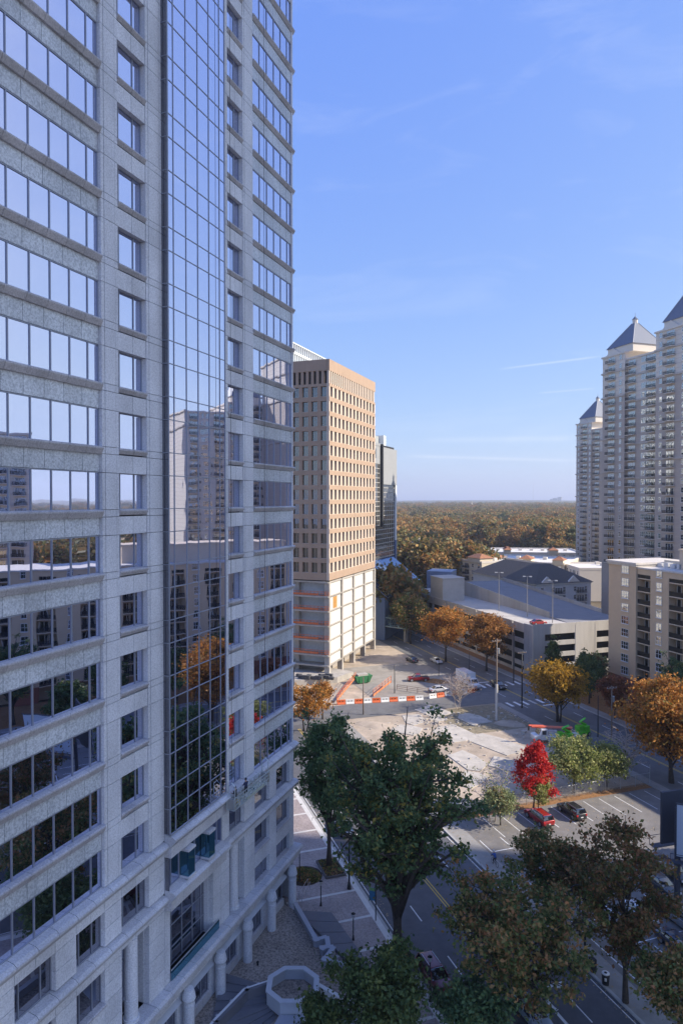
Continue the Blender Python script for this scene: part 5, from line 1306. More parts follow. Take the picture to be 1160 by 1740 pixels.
car('van', 'silver van at the right edge below the billboard post', uv(57.3, 58.6, .01), AU+math.pi, ('silver', (.36, .37, .39)), 5.0, 1.95)
car('sedan', 'dark blue sedan at the right edge below the silver van', uv(54.2, 54.9, .01), AU+math.pi, ('navy', (.04, .045, .065)), 4.7, 1.83)
car('sedan', 'white car half hidden by the tall tree in the lot', uv(60.0, 55.2, .01), AU, ('white', (.62, .63, .65)), 4.7, 1.83)
car('suv', 'maroon car on the street beside the plaza oak', gnd(738, 1668, .01), AU+math.pi, ('maroon', (.15, .015, .025)), 4.8, 1.9)
car('sedan', 'blue-grey car on the street behind the oak trunks', gnd(583, 1412, .01), AU, ('steel_blue', (.12, .16, .24)), 4.7, 1.83)
car('sedan', 'pale blue car under the olive tree at the bottom edge', gnd(905, 1735, .01), AU+math.pi, ('pale_blue', (.30, .36, .42)), 4.7, 1.83)
car('sedan', 'white sedan behind the orange and white barriers', gnd(745, 1175, .01), AN+.05, ('white', (.62, .63, .65)), 4.8, 1.83)
car('pickup', 'red pickup parked on the building site', gnd(710, 1157, .01), AN+2.9, RED, 5.4, 1.95)
car('sedan', 'dark blue car near the site entrance on the far street', gnd(699, 1124, .01), AU+.1, ('navy', (.04, .045, .065)), 4.7, 1.83)
car('sedan', 'white car on the far street under the deck trees', gnd(741, 1126, .01), AU+math.pi, ('white', (.62, .63, .65)), 4.7, 1.83)
car('suv', 'dark car at the crossing right of the white truck', gnd(846, 1169, .01), AU+math.pi, BLK, 4.9, 1.9)
car('sedan', 'red car on the sunny corner of the parking deck roof', gnd(914, 1061, 12.42), AN, RED, 4.6, 1.8)
car('pickup', 'white pickup mirrored in the tower glass', uv(64, 71, .01), AN, ('white', (.62, .63, .65)), 5.6, 1.95)
# white box truck on the far street
tp = gnd(795, 1166, .01); TK = empty('delivery_truck', tp, AU+math.pi, 'white box truck on the far street', 'truck')
Wp = paint('truck_white', (.70, .71, .72))
addm('cargo_box', bev(MB().box(-4.2, 1.5, -1.22, 1.22, .95, 3.6), .05), Wp, TK, False)
addm('cab', prof_mesh([(1.55, .6), (4.2, .6), (4.2, 1.35), (3.2, 1.55), (2.75, 2.5), (1.55, 2.55)], lambda x, z: 1.02 if z < 1.6 else .92, .06), Wp, TK)
addm('windscreen', MB().hexa([(3.25, -.85, 1.58), (3.27, -.85, 1.58), (3.27, .85, 1.58), (3.25, .85, 1.58), (2.84, -.8, 2.4), (2.86, -.8, 2.4), (2.86, .8, 2.4), (2.84, .8, 2.4)]).mesh('w', []), GLc, TK, False)
for s in (-1, 1):
    addm('side_window', MB().box(1.9, 2.7, s*.985-.02, s*.985+.02, 1.6, 2.3).mesh('w', []), GLc, TK, False)
    addm('headlight', MB().box(4.12, 4.24, s*.75-.18, s*.75+.18, .9, 1.15).mesh('h', []), M_lampw, TK, False)
    for x in (3.2, -2.6): wheel(TK, x, s*.95, .46, .28)
addm('chassis', MB().box(-4.1, 4.1, -.5, .5, .5, .95).mesh('c', []), M_blk, TK, False)
addm('bumper', MB().box(4.15, 4.35, -1.0, 1.0, .5, .75).mesh('c', []), M_rim, TK, False)
# boom truck on the cleared lot, lime lifts beside it
bp0, bp1 = gnd(898, 1262), gnd(988, 1258); ba = math.atan2(bp0.y-bp1.y, bp0.x-bp1.x); bc_ = (bp0+bp1)/2; bc_.z = .01
BTk = empty('boom_truck', bc_, ba, 'white crane truck with orange boom behind the red maple', 'truck')
Wt = paint('truck_cream', (.66, .67, .68)); Or = paint('boom_orange', (.60, .10, .04))
addm('cab', prof_mesh([(2.0, .7), (4.6, .7), (4.6, 1.5), (3.7, 1.7), (3.2, 2.7), (2.0, 2.75)], lambda x, z: 1.1 if z < 1.8 else .98, .06), Wt, BTk)
addm('windscreen', MB().hexa([(3.75, -.9, 1.75), (3.78, -.9, 1.75), (3.78, .9, 1.75), (3.75, .9, 1.75), (3.3, -.85, 2.6), (3.33, -.85, 2.6), (3.33, .85, 2.6), (3.3, .85, 2.6)]).mesh('w', []), GLc, BTk, False)
addm('flat_bed', MB().box(-4.6, 1.9, -1.2, 1.2, 1.05, 1.25).mesh('b', []), Wt, BTk, False)
addm('tool_boxes', MB().box(-4.2, -2.6, -1.22, -.8, .6, 1.03).box(-1.2, 1.5, -1.22, -.8, .6, 1.03).box(-4.2, -2.6, .8, 1.22, .6, 1.03).box(-1.2, 1.5, .8, 1.22, .6, 1.03).box(-.5, 1.4, -1.0, .4, 1.26, 1.9).mesh('b', []), Wt, BTk, False)
addm('turret', MB().cyl((-2.4, 0), .55, 1.25, 2.3, 12).mesh('t', []), Or, BTk, False)
bm_ = MB(); bm_.tube([(-3.2, .1, 2.5), (4.9, .1, 3.1)], .28, 4); bm_.tube([(2.5, .1, 3.1), (5.4, .1, 3.3)], .2, 4); addm('boom', bm_.mesh('b', []), Or, BTk, False)
addm('boom_hook', MB().cyl((5.4, .1), .18, 2.4, 3.2, 8).mesh('h', []), M_blk, BTk, False)
for s in (-1, 1):
    addm('side_window', MB().box(2.3, 3.1, s*1.06-.02, s*1.06+.02, 1.75, 2.5).mesh('w', []), GLc, BTk, False)
    addm('outrigger', MB().box(1.75, 1.95, s*1.35-.12, s*1.35+.12, .05, 1.4).mesh('o', []), Wt, BTk, False)
    for x in (3.7, -2.1, -3.3): wheel(BTk, x, s*1.0, .5, .3)
Lg = paint('lime_green', (.10, .56, .02))
for i, (x, y, lb) in enumerate(((962, 1263, 'left of two lime green lift machines behind the crane truck'), (990, 1250, 'right of two lime green lift machines beside the far street'))):
    c = gnd(x, y, .01); r = empty('lift_machine', c, ba+.4*i, lb, 'lift machine', 'lime green lifts')
    addm('chassis', bev(MB().box(-1.2, 1.2, -.8, .8, .4, 1.0), .08), Lg, r, False); addm('engine_cover', bev(MB().box(-1.1, .2, -.7, .7, 1.0, 2.0), .12), Lg, r, False)
    addm('folded_arm', MB().tube([(-.8, 0, 2.0), (.9, 0, 2.9)], .25, 4).tube([(.9, 0, 2.9), (-.4, .1, 3.4)], .22, 4).mesh('a', []), Lg, r, False)
    addm('work_basket', bev(MB().box(.7, 1.7, -.6, .6, 1.3, 2.2), .06), Lg, r, False)
    for s in (-1, 1):
        for q in (-.8, .8): wheel(r, q, s*.75, .42, .28)
# ------------------------------------------------------------------ barriers, fences, site gear
M_bo = mat('barrier_orange', (.66, .13, .035), .6, var=.1, scale=3, dirt=.1); M_bw = mat('barrier_white', (.74, .73, .70), .6, var=.08, scale=3, dirt=.15)
bprof = [(-.30, 0), (.30, 0), (.30, .12), (.13, .42), (.09, 1.0), (-.09, 1.0), (-.13, .42), (-.30, .12)]
def bar_mesh(m, L_=1.9):
    mb = MB(); mb.prism(Fr((0, 0), (1, 0)), bprof, -L_/2, L_/2); return mb.mesh('barrier', m)
bo, bw_ = bar_mesh(M_bo), bar_mesh(M_bw)
def barrier_row(pa, pb, off=0):
    A, B = gnd(*pa), gnd(*pb); n = int((B-A).length/2.0); ang = math.atan2(B.y-A.y, B.x-A.x)
    for i in range(n):
        o = link(bpy.data.objects.new('traffic_barrier', bo if (i+off) % 2 == 0 else bw_)); o.location = A.lerp(B, (i+.5)/n); o.rotation_euler = (0, 0, ang+rnd.uniform(-.03, .03))
        lab = 'orange plastic barrier in the row along the cross street' if (i+off) % 2 == 0 else 'white plastic barrier in the row along the cross street'
        if pb[0] > 750: lab = lab.replace('in the row along the cross street', 'in the short row before the far street')
        tag(o, lab, 'barrier', 'plastic barriers beside the building site')
        slot = MB(); slot.box(-.5, -.2, -.16, .16, .62, .74).box(.2, .5, -.16, .16, .62, .74)
        if i == 0 and off == 0 and pa[0] < 600: globals()['slotm'] = slot.mesh('slot', M_blk)
        s = link(bpy.data.objects.new('fork_slot', slotm)); s.parent = o
barrier_row((572, 1197), (719, 1189)); barrier_row((728, 1187), (806, 1176), 1)
def rail_fence(label, pts, h=1.1, m=None, step=2.0, name='safety_fence', infill=None):
    r = empty(name, pts[0], 0, label, 'fence'); m = m or M_orange
    for a, b in zip(pts, pts[1:]):
        n = max(1, int((b-a).length/step)); F_ = Fr((a.x, a.y), (b.x-a.x, b.y-a.y)); L_ = Vector((b.x-a.x, b.y-a.y)).length
        for i in range(n+1):
            p = a.lerp(b, i/n); mb = MB(); mb.box(p.x-.05, p.x+.05, p.y-.05, p.y+.05, p.z-.1, p.z+h); mb.build('post', m, r)
        for z in (.35, .7, 1.05): mb = MB(); mb.tube([a+Vector((0, 0, z*h)), b+Vector((0, 0, z*h))], .045, 4); mb.build('rail', m, r)
        if infill:
            mb = MB(); mb.hexa([a+Vector((0, .02, .05)), b+Vector((0, .02, .05)), b+Vector((0, .05, .05)), a+Vector((0, .05, .05)), a+Vector((0, .02, h*.32)), b+Vector((0, .02, h*.32)), b+Vector((0, .05, h*.32)), a+Vector((0, .05, h*.32))]); mb.build('infill_board', infill, r)
    return r
M_of = mat('orange_mesh', (.50, .20, .09), .8, var=.35, scale=6)
rail_fence('orange railed ramp edge left on the building site', [gnd(572, 1192, .3), gnd(604, 1153, 1.2)], 1.5, M_orange, 1.6, infill=M_of)
rail_fence('orange boarded ramp edge right on the building site', [gnd(634, 1184, .0), gnd(664, 1160, 1.0)], 1.6, M_orange, 1.6, infill=M_of)
rail_fence('dark railing behind the barriers on the building site', [gnd(674, 1172), gnd(727, 1180)], 1.2, mat('rust_rail', (.2, .11, .08), .8), 2.2)
rail_fence('orange curved end fence beside the short barrier row', [gnd(806, 1176), gnd(812, 1172), gnd(806, 1165)], 1.1, M_orange, 1.0, infill=M_of)
# terrace wall and platform in front of the stripped floors
MB().extr([gnd(500, 1166)[:2], gnd(573, 1160)[:2], gnd(600, 1150)[:2], gnd(560, 1143)[:2], gnd(500, 1146)[:2]], -.1, 1.4).build('site_platform', M_rawc)['kind'] = 'structure'
o = MB()
for i in range(14):
    c = gnd(508+i*4.2, 1152+rnd.uniform(-3, 3), 1.4); s = rnd.uniform(.5, 1.1); o.box(c.x-s, c.x+s, c.y-.4, c.y+.4, 1.4, 1.4+s)
tag(o.build('material_stack', mat('dark_material', (.07, .07, .075), .9, var=.4)), 'dark row of stacked building material below the stripped floors', 'materials', kind='stuff')
c = gnd(615, 1160, 0); DS = empty('skip_container', c, .8, 'green skip at the foot of the stripped tower', 'container')
Gs = mat('skip_green', (.03, .16, .06), .6, var=.15)
addm('tub', MB().hexa([(-1.6, -1, .2), (1.6, -1, .2), (1.6, 1, .2), (-1.6, 1, .2), (-2.4, -1.15, 1.9), (2.4, -1.15, 1.9), (2.4, 1.15, 1.9), (-2.4, 1.15, 1.9)]).mesh('t', []), Gs, DS, False)
for x in (-1.2, 0, 1.2): addm('rib', MB().box(x-.06, x+.06, -1.2, 1.2, .25, 1.85).mesh('r', []), Gs, DS, False)
addm('load', MB().box(-1.5, 1.3, -.8, .8, 1.8, 2.3).mesh('l', []), M_rawc, DS, False)
# chain-link fence between lot and cleared ground
def wire_mat():
    m = bpy.data.materials.new('chain_link'); m.use_nodes = True; t = m.node_tree; b = t.nodes['Principled BSDF']; b.inputs['Base Color'].default_value = (.45, .46, .46, 1); b.inputs['Metallic'].default_value = .6; b.inputs['Roughness'].default_value = .5
    g = t.nodes.new('ShaderNodeNewGeometry'); w = t.nodes.new('ShaderNodeTexWave'); w.inputs['Scale'].default_value = 6; w.bands_direction = 'DIAGONAL'; t.links.new(g.outputs['Position'], w.inputs[0])
    r = t.nodes.new('ShaderNodeMapRange'); r.inputs[1].default_value = .72; r.inputs[2].default_value = .95; r.inputs[3].default_value = .10; r.inputs[4].default_value = .7; t.links.new(w.outputs['Fac'], r.inputs[0]); t.links.new(r.outputs[0], b.inputs['Alpha'])
    return m
M_wire = wire_mat(); M_galv = mat('galvanised', (.42, .43, .43), .5, .6, var=.1)
CF = empty('chain_fence', uv(87.8, 60, 0), 0, 'chain-link fence between the parking lot and the cleared ground', 'fence')
nn_ = [48+2.9*i for i in range(13)]
for i, n in enumerate(nn_):
    c = uv(87.8, n); MB().cyl(c, .045, -.2, 1.95 if i % 4 else 3.2, 8).build('post', M_galv, CF)
for a, b in zip(nn_, nn_[1:]):
    MB().tube([uv(87.8, a, 1.85), uv(87.8, b, 1.85)], .03, 5).build('top_rail', M_galv, CF)
    MB().poly([uv(87.8, a, .05), uv(87.8, b, .05), uv(87.8, b, 1.84), uv(87.8, a, 1.84)]).build('wire_panel', M_wire, CF)
# ------------------------------------------------------------------ poles and lamps
M_pole = mat('black_pole', (.025, .027, .03), .5, .3, var=.05); M_wood = mat('pole_wood', (.20, .155, .12), .9, var=.25, scale=4); M_glob = mat('lamp_globe', (.55, .55, .55), .35, var=.03)
def hgt(bx, by, ty):
    P = gnd(bx, by); k = math.hypot(P.x, P.y); d = pix_dir(bx, ty); return H+d.z/math.hypot(d.x, d.y)*k
def utility(label, bx, by, ty, top_x=None, cross=1, m=None, drum=False, r_=.16, name='utility_pole', group='poles round the crossing'):
    P = gnd(bx, by); h = hgt(bx, by, ty); R_ = empty(name, P, ANG_N, label, 'pole', group)
    lean = 0
    mb = MB(); mb.tube([(0, 0, -.2), (lean*.5, 0, h*.5), (lean, 0, h)], [r_, r_*.85, r_*.6], 8); addm('shaft', mb.mesh('s', []), m or M_wood, R_)
    for i in range(cross):
        z = h-.6-i*1.1; addm('cross_arm', MB().box(-1.1, 1.1, -.06, .06, z, z+.14).mesh('c', []), M_wood, R_, False)
        for x in (-1, -.4, .4, 1): addm('insulator', MB().cyl((x, 0), .05, z+.14, z+.34, 6).mesh('i', []), M_glob, R_, False)
    if drum: addm('transformer', MB().cyl((.45, .1), .28, h-3.2, h-2.1, 10).mesh('d', []), M_galv, R_, False)
    globals()['last_pole'] = R_
    return P, h
pA, hA = utility('tall utility pole with pale lower shaft on the cleared lot', 843, 1224, 1085, cross=1, drum=True, r_=.2)
addm_ = MB().cyl(pA, .26, 0, 7.6, 10).build('pale_sleeve', mat('pole_sleeve', (.58, .55, .50), .8, var=.1), last_pole)
pB, hB = utility('dark utility pole at the corner of the crossing', 886, 1203, 1105, cross=1, m=M_pole)
pC, hC = utility('brown pole rising in front of the cross street', 617, 1214, 1150, cross=0, r_=.16)
pD, hD = utility('grey pole by the building site gate', 670, 1178, 1130, cross=0, m=M_pole, r_=.12)
pE, hE = utility('black pole in front of the parking deck', 872, 1160, 1075, cross=0, m=M_pole, r_=.14)
pF, hF = utility('utility pole with transformer beside the far street on the right', 1038, 1258, 1165, cross=1, drum=True, m=M_wood)
pG, hG = utility('slim pole left of the transformer pole', 1015, 1252, 1182, cross=0, m=M_pole, r_=.1)
pH, hH = utility('thin grey pole by the far street behind the white truck', 745, 1148, 1100, cross=0, m=M_pole, r_=.09)
pI, hI = utility('slim black pole beside the white truck', 797, 1150, 1108, cross=0, m=M_pole, r_=.09)
def wires(label, a, ha, b, hb):
    mb = MB()
    for o_ in (-.9, 0, .9):
        A = Vector((a.x+NU.x*o_, a.y+NU.y*o_, ha-.4)); B = Vector((b.x+NU.x*o_, b.y+NU.y*o_, hb-.4))
        mb.tube([A.lerp(B, t)-Vector((0, 0, 4*t*(1-t)*.9)) for t in [i/10 for i in range(11)]], .016, 3)
    tag(mb.build('overhead_wires', M_blk), label, 'wires')
wires('overhead wires from the tall pole to the crossing pole', pA, hA, pB, hB); wires('overhead wires from the crossing pole to the transformer pole', pB, hB, pF, hF)
def street_lamp(label, bx, by, ty, side, arm=2.2, double=False):
    P = gnd(bx, by); h = hgt(bx, by, ty); R_ = empty('street_lamp', P, ANG_N, label, 'street lamp', 'tall street lamps')
    addm('base', MB().cyl((0, 0), .28, 0, .9, 10, .16).mesh('b', []), M_pole, R_)
    addm('shaft', MB().cyl((0, 0), .12, .8, h-.6, 10, .08).mesh('s', []), M_pole, R_)
    pts = [(side*arm*.5*(1-math.cos(t)), 0, h-.8+.8*math.sin(t)) for t in [i*math.pi/10 for i in range(8)]]
    mb = MB(); mb.tube(pts, .055, 6); addm('arm', mb.mesh('a', []), M_pole, R_); e = pts[-1]
    l = addm('lantern', MB().cyl((e[0], 0), .26, e[2]-.45, e[2]-.1, 10, .12).mesh('l', []), M_pole, R_); addm('lens', MB().cyl((e[0], 0), .22, e[2]-.62, e[2]-.45, 10, .26).mesh('l', []), M_glob, l)
street_lamp('tall black street lamp on the plaza kerb between the two oaks', 593, 1512, 1398, -1)
street_lamp('tall black street lamp between the two lot trees', 993, 1634, 1500, -1)
def plaza_lamp(label, bx, by, ty):
    P = gnd(bx, by); h = hgt(bx, by, ty); R_ = empty('plaza_lamp', (P.x, P.y, .12), 0, label, 'lamp post', 'short plaza lamps')
    addm('shaft', MB().cyl((0, 0), .14, 0, .5, 10, .07).cyl((0, 0), .055, .45, h-.55, 8).mesh('s', []), M_pole, R_)
    addm('globe', MB().cyl((0, 0), .12, h-.6, h-.4, 10, .2).cyl((0, 0), .2, h-.4, h-.15, 10, .16).mesh('g', []), M_glob, R_)
    addm('cap', MB().cyl((0, 0), .24, h-.15, h, 10, .04).mesh('c', []), M_pole, R_)
plaza_lamp('black plaza lamp nearest the tower corner', 545, 1541, 1497); plaza_lamp('black plaza lamp beside the slate terrace', 600, 1599, 1552)
plaza_lamp('black globe lamp on the kerb beside the maroon car', 730, 1704, 1625); plaza_lamp('black plaza lamp by the tower planting bed', 509, 1500, 1440)
Pb = gnd(638, 1566); R_ = empty('banner_pole', Pb, 0, 'slim black pole with a blue and green banner on the plaza kerb', 'banner pole'); hb = hgt(638, 1566, 1508)
addm('shaft', MB().cyl((0, 0), .06, 0, hb, 8).mesh('s', []), M_pole, R_)
addm('banner', MB().box(-.72, -.08, -.015, .015, hb-1.5, hb-.1).mesh('b', []), mat('banner_blue', (.05, .22, .42), .8, var=.3, scale=3), R_, False)
addm('banner_top', MB().box(-.725, -.075, -.02, .02, hb-.45, hb-.105).mesh('b', []), mat('banner_green', (.25, .5, .2), .8), R_, False)
for i, (x, y, kind) in enumerate(((1028, 1674, 'round'), (1006, 1652, 'box'))):
    P = gnd(x, y); P.z = .13
    if kind == 'round':
        r = empty('litter_bin', P, 0, 'black round litter bin with white rim on the pavement', 'litter bin'); addm('tub', MB().cyl((0, 0), .32, 0, 1.0, 14, .36).mesh('t', []), M_pole, r); addm('rim', MB().cyl((0, 0), .38, 1.0, 1.08, 14, .34).mesh('t', []), M_bw, r); addm('opening', MB().cyl((0, 0), .15, 1.08, 1.09, 12).mesh('t', []), M_blk, r); addm('label_patch', MB().box(-.1, .1, -.37, -.33, .45, .75).mesh('t', []), M_bw, r)
    else:
        r = empty('news_box', P, ANG_U, 'black news box left of the round litter bin', 'box'); addm('case', bev(MB().box(-.3, .3, -.25, .25, .0, 1.25), .04), M_pole, r); addm('window', MB().box(.3, .32, -.18, .18, .65, 1.1).mesh('w', []), GLc, r)
# tree planters on the plaza
for lb, x, y in (('low planter with ivy round the big plaza oak', 680, 1632), ('low planter with ivy round the oak by the tower', 562, 1478)):
    P = gnd(x, y); r = empty('tree_planter', P, ANG_U, lb, 'planter', 'tree planters')
    for a in ((-2.1, 2.1, -1.3, -1.15), (-2.1, 2.1, 1.15, 1.3), (-2.1, -1.95, -1.15, 1.15), (1.95, 2.1, -1.15, 1.15)): addm('kerb_side', MB().box(*a, .05, .38).mesh('k', []), mat('planter_kerb', (.10, .09, .09), .7), r, False)
    addm('soil', MB().box(-1.95, 1.95, -1.15, 1.15, .05, .28).mesh('k', []), mat('soil', (.05, .035, .025), .95), r, False)
    rg = np.random.default_rng(4); C = np.stack([rg.uniform(-1.9, 1.9, 500), rg.uniform(-1.1, 1.1, 500), rg.uniform(.28, .5, 500)], 1); addm('ivy', leaf_mesh('ivy', C, .12, rg, L_olive), L_olive, r)
P = gnd(517, 1490); r = empty('shrub_bed', (P.x, P.y, .1), 0, 'round planting bed at the tower corner', 'planting bed')
rg = np.random.default_rng(6); th = rg.uniform(0, 6.28, 1500); q = rg.uniform(0, 1, 1500)**.5; C = np.stack([q*2.2*np.cos(th), q*1.6*np.sin(th), .1+.8*(1-q**2)*rg.uniform(.4, 1, 1500)], 1)
addm('foliage', leaf_mesh('f', C, .11, rg, L_olive), L_olive, r); addm('soil', MB().cyl((0, 0), 2.2, -.05, .06, 20).mesh('s', []), mat('soil', (.05, .035, .025), .95), r)
# steps rail at the pavilion end
hr = empty('step_railing', gnd(515, 1530), 0, 'thin steel handrails by the steps at the tower corner', 'railing')
for i, (x0, y0, x1, y1) in enumerate(((508, 1531, 523, 1506), (513, 1535, 527, 1511))):
    a, b = gnd(x0, y0, .2), gnd(x1, y1, .12)
    MB().tube([a+Vector((0, 0, .9)), b+Vector((0, 0, .9))], .03, 6).build('rail', M_rim, hr)
    for t in (0, .5, 1): p = a.lerp(b, t); MB().cyl(p, .025, p.z-.1, p.z+.9, 6).build('post', M_rim, hr)
# ------------------------------------------------------------------ billboard
Pp = gnd(1149, 1562); BB = empty('billboard', Pp, 0, 'double-sided billboard with pale blank face on a dark post at the right edge', 'billboard')
M_bbd = mat('billboard_back', (.045, .05, .07), .6, var=.1); M_bbf = mat('billboard_face', (.50, .56, .64), .6, var=.03, scale=.3)
ht = hgt(1149, 1562, 1357)
MB().cyl(Pp, .32, 0, ht-1, 14).build('post', M_bbd, BB)
def plane_box(name, pts, th, m, z0, z1):
    a, b = pts; F_ = Fr((a.x, a.y), (b.x-a.x, b.y-a.y)); L_ = Vector((b.x-a.x, b.y-a.y)).length
    MB().fbox(F_, 0, L_, -th/2, th/2, z0, z1).build(name, m, BB); return F_, L_
e1 = Vector((.97, -.10, 0)); e2 = Vector((.80, .60, 0)); q0 = Pp+Vector((-.2, -1.2, 0)); zb_, zt_ = 7.6, 13.2
Fa, La = plane_box('face_panel', (q0, q0+e1*9), .12, M_bbf, zb_, zt_)
MB().fbox(Fa, -.05, 9.05, -.1, .1, zt_, zt_+.12).fbox(Fa, -.05, 9.05, -.1, .1, zb_-.12, zb_).fbox(Fa, -.12, -.0, -.1, .1, zb_-.12, zt_+.12).build('face_frame', M_bbd, BB)
q1 = Pp+Vector((-1.6, .8, 0)); Fb, Lb = plane_box('back_panel', (q1, q1+e2*9), .25, M_bbd, zb_+.1, zt_+.3)
MB().fbox(Fa, .2, 8.5, -1.6, -.1, zb_+1, zb_+1.3).fbox(Fa, .2, 8.5, -1.6, -.1, zt_-1.3, zt_-1).build('support_frame', M_bbd, BB)
for F_, d0 in ((Fa, .1), (Fb, -1.1)):
    MB().fbox(F_, -.6, 9, d0, d0+.9, zb_-.45, zb_-.38).build('catwalk', M_bbd, BB)
    cr_ = MB()
    for i in range(6): cr_.fbox(F_, -.6+i*1.8, -.55+i*1.8, d0+(.85 if d0 > 0 else 0), d0+(.9 if d0 > 0 else .05), zb_-.4, zb_+.6)
    cr_.fbox(F_, -.6, 9, d0+(.85 if d0 > 0 else 0), d0+(.9 if d0 > 0 else .05), zb_+.55, zb_+.6); cr_.build('catwalk_rail', M_bbd, BB)
# ------------------------------------------------------------------ people
M_skin = mat('skin', (.45, .28, .2), .6, var=.05); M_hair = mat('hair', (.03, .02, .015), .7)
def person(label, pos, ang, J, shirt, trousers, hat=None):
    """J: joint positions (local, metres). One continuous skinned body, coloured by region."""
    names = list(J); idx = {n: i for i, n in enumerate(names)}
    E = [('pelvis', 'waist'), ('waist', 'chest'), ('chest', 'neck'), ('neck', 'head'), ('head', 'crown')]
    for s in 'lr': E += [('chest', 'sh'+s), ('sh'+s, 'el'+s), ('el'+s, 'wr'+s), ('wr'+s, 'ha'+s), ('pelvis', 'hi'+s), ('hi'+s, 'kn'+s), ('kn'+s, 'an'+s), ('an'+s, 'to'+s)]
    rad = dict(pelvis=.15, waist=.13, chest=.16, neck=.06, head=.10, crown=.085)
    for s in 'lr': rad.update({'sh'+s: .075, 'el'+s: .05, 'wr'+s: .035, 'ha'+s: .04, 'hi'+s: .10, 'kn'+s: .065, 'an'+s: .05, 'to'+s: .045})
    me = bpy.data.meshes.new('body'); me.from_pydata([J[n] for n in names], [(idx[a], idx[b]) for a, b in E], [])
    o = bpy.data.objects.new('tmp_body', me); link(o); md = o.modifiers.new('s', 'SKIN'); o.modifiers.new('d', 'SUBSURF').levels = 1
    for n in names:
        v = me.skin_vertices[0].data[idx[n]]; v.radius = (rad[n],)*2; v.use_root = n == 'pelvis'
    dg = bpy.context.evaluated_depsgraph_get(); nm = bpy.data.meshes.new_from_object(o.evaluated_get(dg)); bpy.data.objects.remove(o)
    nm.materials.clear()
    for m in (M_skin, shirt, trousers, M_hair, M_blk): nm.materials.append(m)
    V = {n: Vector(J[n]) for n in names}
    for p in nm.polygons:
        c = p.center; b = min(names, key=lambda n: (c-V[n]).length-rad[n]*.5)
        p.material_index = 3 if b == 'crown' else 0 if b in ('head', 'neck') or b[:2] in ('wr', 'ha') else 4 if b[:2] in ('to', 'an') else 2 if b == 'pelvis' or b[:2] in ('hi', 'kn') else 1
        p.use_smooth = True
    R_ = empty('person', pos, ang, label, 'person'); b_ = link(bpy.data.objects.new('body', nm)); b_.parent = R_
    if hat: addm('hat', MB().cyl(J['crown'][:2], .13, J['crown'][2]-.02, J['crown'][2]+.12, 12, .07).mesh('h', []), hat, R_)
    return R_
def stand(arm=.6):
    J = dict(pelvis=(0, 0, .95), waist=(0, 0, 1.12), chest=(.02, 0, 1.36), neck=(.02, 0, 1.52), head=(.04, 0, 1.64), crown=(.03, 0, 1.74))
    for s, y in (('l', 1), ('r', -1)):
        J.update({'sh'+s: (.02, y*.19, 1.42), 'el'+s: (.1, y*.26, 1.18), 'wr'+s: (.1+.26*arm, y*.2, 1.02+.25*arm), 'ha'+s: (.1+.36*arm, y*.18, 1.0+.28*arm), 'hi'+s: (0, y*.1, .9), 'kn'+s: (.03, y*.12, .5), 'an'+s: (-.02, y*.12, .09), 'to'+s: (.14, y*.13, .05)})
    return J
def bike_pose():
    J = dict(pelvis=(-.15, 0, .98), waist=(-.05, 0, 1.12), chest=(.12, 0, 1.34), neck=(.2, 0, 1.48), head=(.25, 0, 1.58), crown=(.25, 0, 1.68))
    for s, y, k in (('l', 1, 0), ('r', -1, 1)):
        J.update({'sh'+s: (.14, y*.19, 1.38), 'el'+s: (.35, y*.24, 1.18), 'wr'+s: (.5, y*.24, 1.06), 'ha'+s: (.56, y*.23, 1.05), 'hi'+s: (-.12, y*.1, .93), 'kn'+s: (.2, y*.12, .62+.12*k), 'an'+s: (.02, y*.12, .26+.22*k), 'to'+s: (.17, y*.12, .24+.22*k)})
    return J
M_navy = mat('navy_cloth', (.03, .04, .09), .9, var=.1); M_blue = mat('blue_cloth', (.04, .10, .34), .9, var=.1); M_drk = mat('dark_cloth', (.03, .03, .035), .9, var=.1)
cyp = gnd(840, 1470, .14); 
person('cyclist in a bright blue jacket on the pavement by the parking lot', cyp, ANG_U, bike_pose(), M_blue, M_drk, M_bw)
bk = empty('bicycle', cyp, ANG_U, 'dark bicycle under the blue-jacketed rider', 'bicycle')
def ring(cx_, r):
    mb = MB(); mb.tube([(cx_+r*math.cos(t), 0, r+.0+r*math.sin(t)) for t in [i*2*math.pi/18 for i in range(19)]], .022, 5); return mb
for x in (-.52, .52): addm('wheel', ring(x, .33).mesh('w', []), M_tyre, bk)
fm = MB(); fm.tube([(-.52, 0, .33), (-.05, 0, .3), (.42, 0, .82), (-.18, 0, .82), (-.05, 0, .3)], .02, 5).tube([(-.52, 0, .33), (-.18, 0, .82)], .018, 5).tube([(.52, 0, .33), (.40, 0, .95)], .02, 5); addm('frame', fm.mesh('f', []), M_blk, bk)
addm('handlebar', MB().tube([(.5, -.26, 1.02), (.40, 0, .97), (.5, .26, 1.02)], .016, 5).mesh('h', []), M_blk, bk); addm('saddle', bev(MB().box(-.32, -.06, -.07, .07, .86, .92), .02), M_blk, bk)
person('pedestrian in a pale blue top at the edge of the parking lot', gnd(1080, 1652, .02), AN+2, stand(.1), mat('pale_blue_cloth', (.25, .42, .62), .9), M_drk)
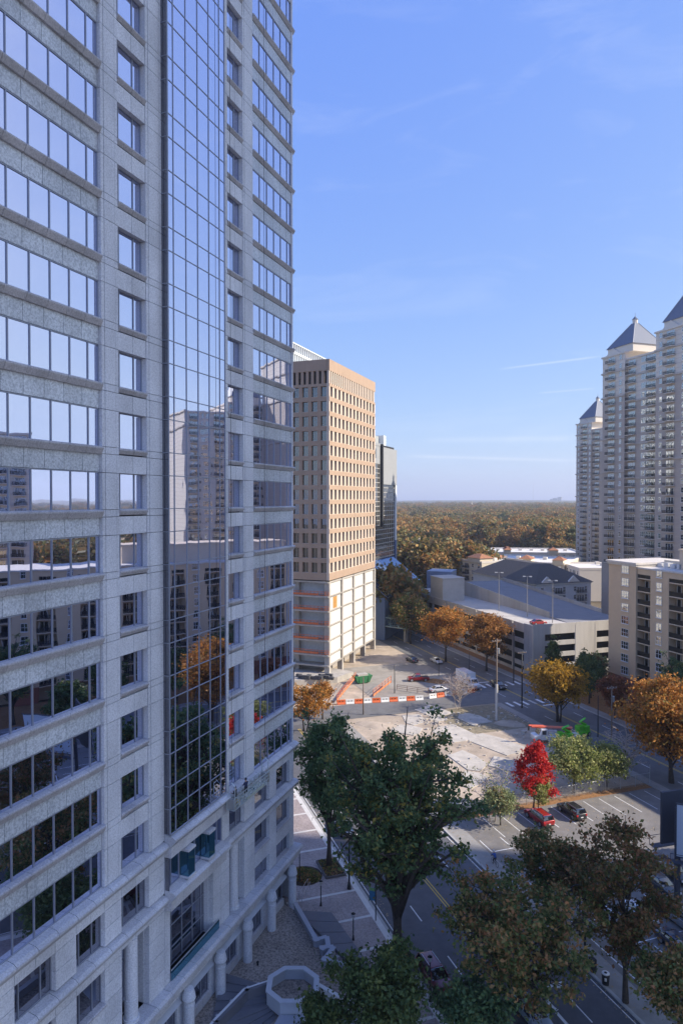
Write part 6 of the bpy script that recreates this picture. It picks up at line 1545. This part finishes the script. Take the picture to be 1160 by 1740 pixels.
# hanging platform with two window washers in front of the tower
FWp = FX+1.35
def on_x(x, y, X):
    d = pix_dir(x, y); k = X/d.x; return Vector((X, d.y*k, H+d.z*k))
A_, B_ = on_x(392, 1374, FWp), on_x(452, 1331, FWp); zp = (A_.z+B_.z)/2; y0, y1 = A_.y, B_.y
PW = empty('window_platform', (FWp, (y0+y1)/2, zp), 0, 'hanging aluminium window-washing platform on the office tower', 'platform')
M_al = mat('platform_alloy', (.55, .62, .64), .4, .5, var=.08)
MB().box(FWp-.4, FWp+.4, y0, y1, zp, zp+.08).build('deck', M_al, PW)
for x in (FWp-.38, FWp+.38):
    for z in (.4, .75, 1.1): MB().box(x-.03, x+.03, y0, y1, zp+z, zp+z+.06).build('rail', M_al, PW)
    n_ = 8
    for i in range(n_+1): y = y0+(y1-y0)*i/n_; MB().box(x-.03, x+.03, y-.03, y+.03, zp, zp+1.15).build('post', M_al, PW)
    for i in range(n_): y = y0+(y1-y0)*i/n_; MB().tube([(x, y, zp+.1), (x, y+(y1-y0)/n_, zp+.75)], .02, 4).build('brace', M_al, PW)
for y in (y0+.2, y1-.2):
    MB().box(FWp-.4, FWp+.4, y-.15, y+.15, zp+.1, zp+1.0).build('winch', M_galv, PW)
    MB().tube([(FWp-.35, y, zp+.1), (FWp-.35, y, zp+2.2), (FWp, y, zp+2.5), (FWp+.35, y, zp+2.2), (FWp+.35, y, zp+.1)], .045, 5).build('stirrup', M_al, PW)
    MB().cyl((FWp, y), .02, zp+2.4, 104.5, 5).build('cable', M_blk, PW)
for i in range(3): piece('bucket', Fr((FWp, y0), (0, 1)), 1.2+i*1.4, 1.5+i*1.4, -.15, .15, zp+.09, zp+.45, (M_yel, M_bw, M_teal)[i], PW)
MB().box(FWp-.42, FWp+.42, y0+2.4, y1-1.2, zp+.12, zp+.30).build('toe_board', mat('toe_yellow', (.45, .5, .42), .7), PW)
person('window washer in dark clothes on the near end of the hanging platform', (FWp, y0+.9, zp+.08), math.pi, stand(.9), M_drk, M_drk, M_navy)
person('window washer in navy on the hanging platform, farther from the near end', (FWp, y0+2.9, zp+.08), math.pi*.9, stand(.7), M_navy, M_drk, M_drk)
# ------------------------------------------------------------------ the air: a thin even haze round camera and scene
hz_ = MB(); hz_.box(-5700, 5700, -1000, 6000, -1.5, 215)
hm_ = bpy.data.materials.new('haze_air'); hm_.use_nodes = True; t = hm_.node_tree; t.nodes.clear()
vo = t.nodes.new('ShaderNodeVolumePrincipled'); oo = t.nodes.new('ShaderNodeOutputMaterial'); t.links.new(vo.outputs[0], oo.inputs['Volume'])
vo.inputs['Color'].default_value = (.80, .87, 1, 1); vo.inputs['Density'].default_value = 0.00017; vo.inputs['Anisotropy'].default_value = .3
ho = hz_.build('haze', hm_); tag(ho, 'thin bluish air over the distant wood', 'haze', kind='stuff')
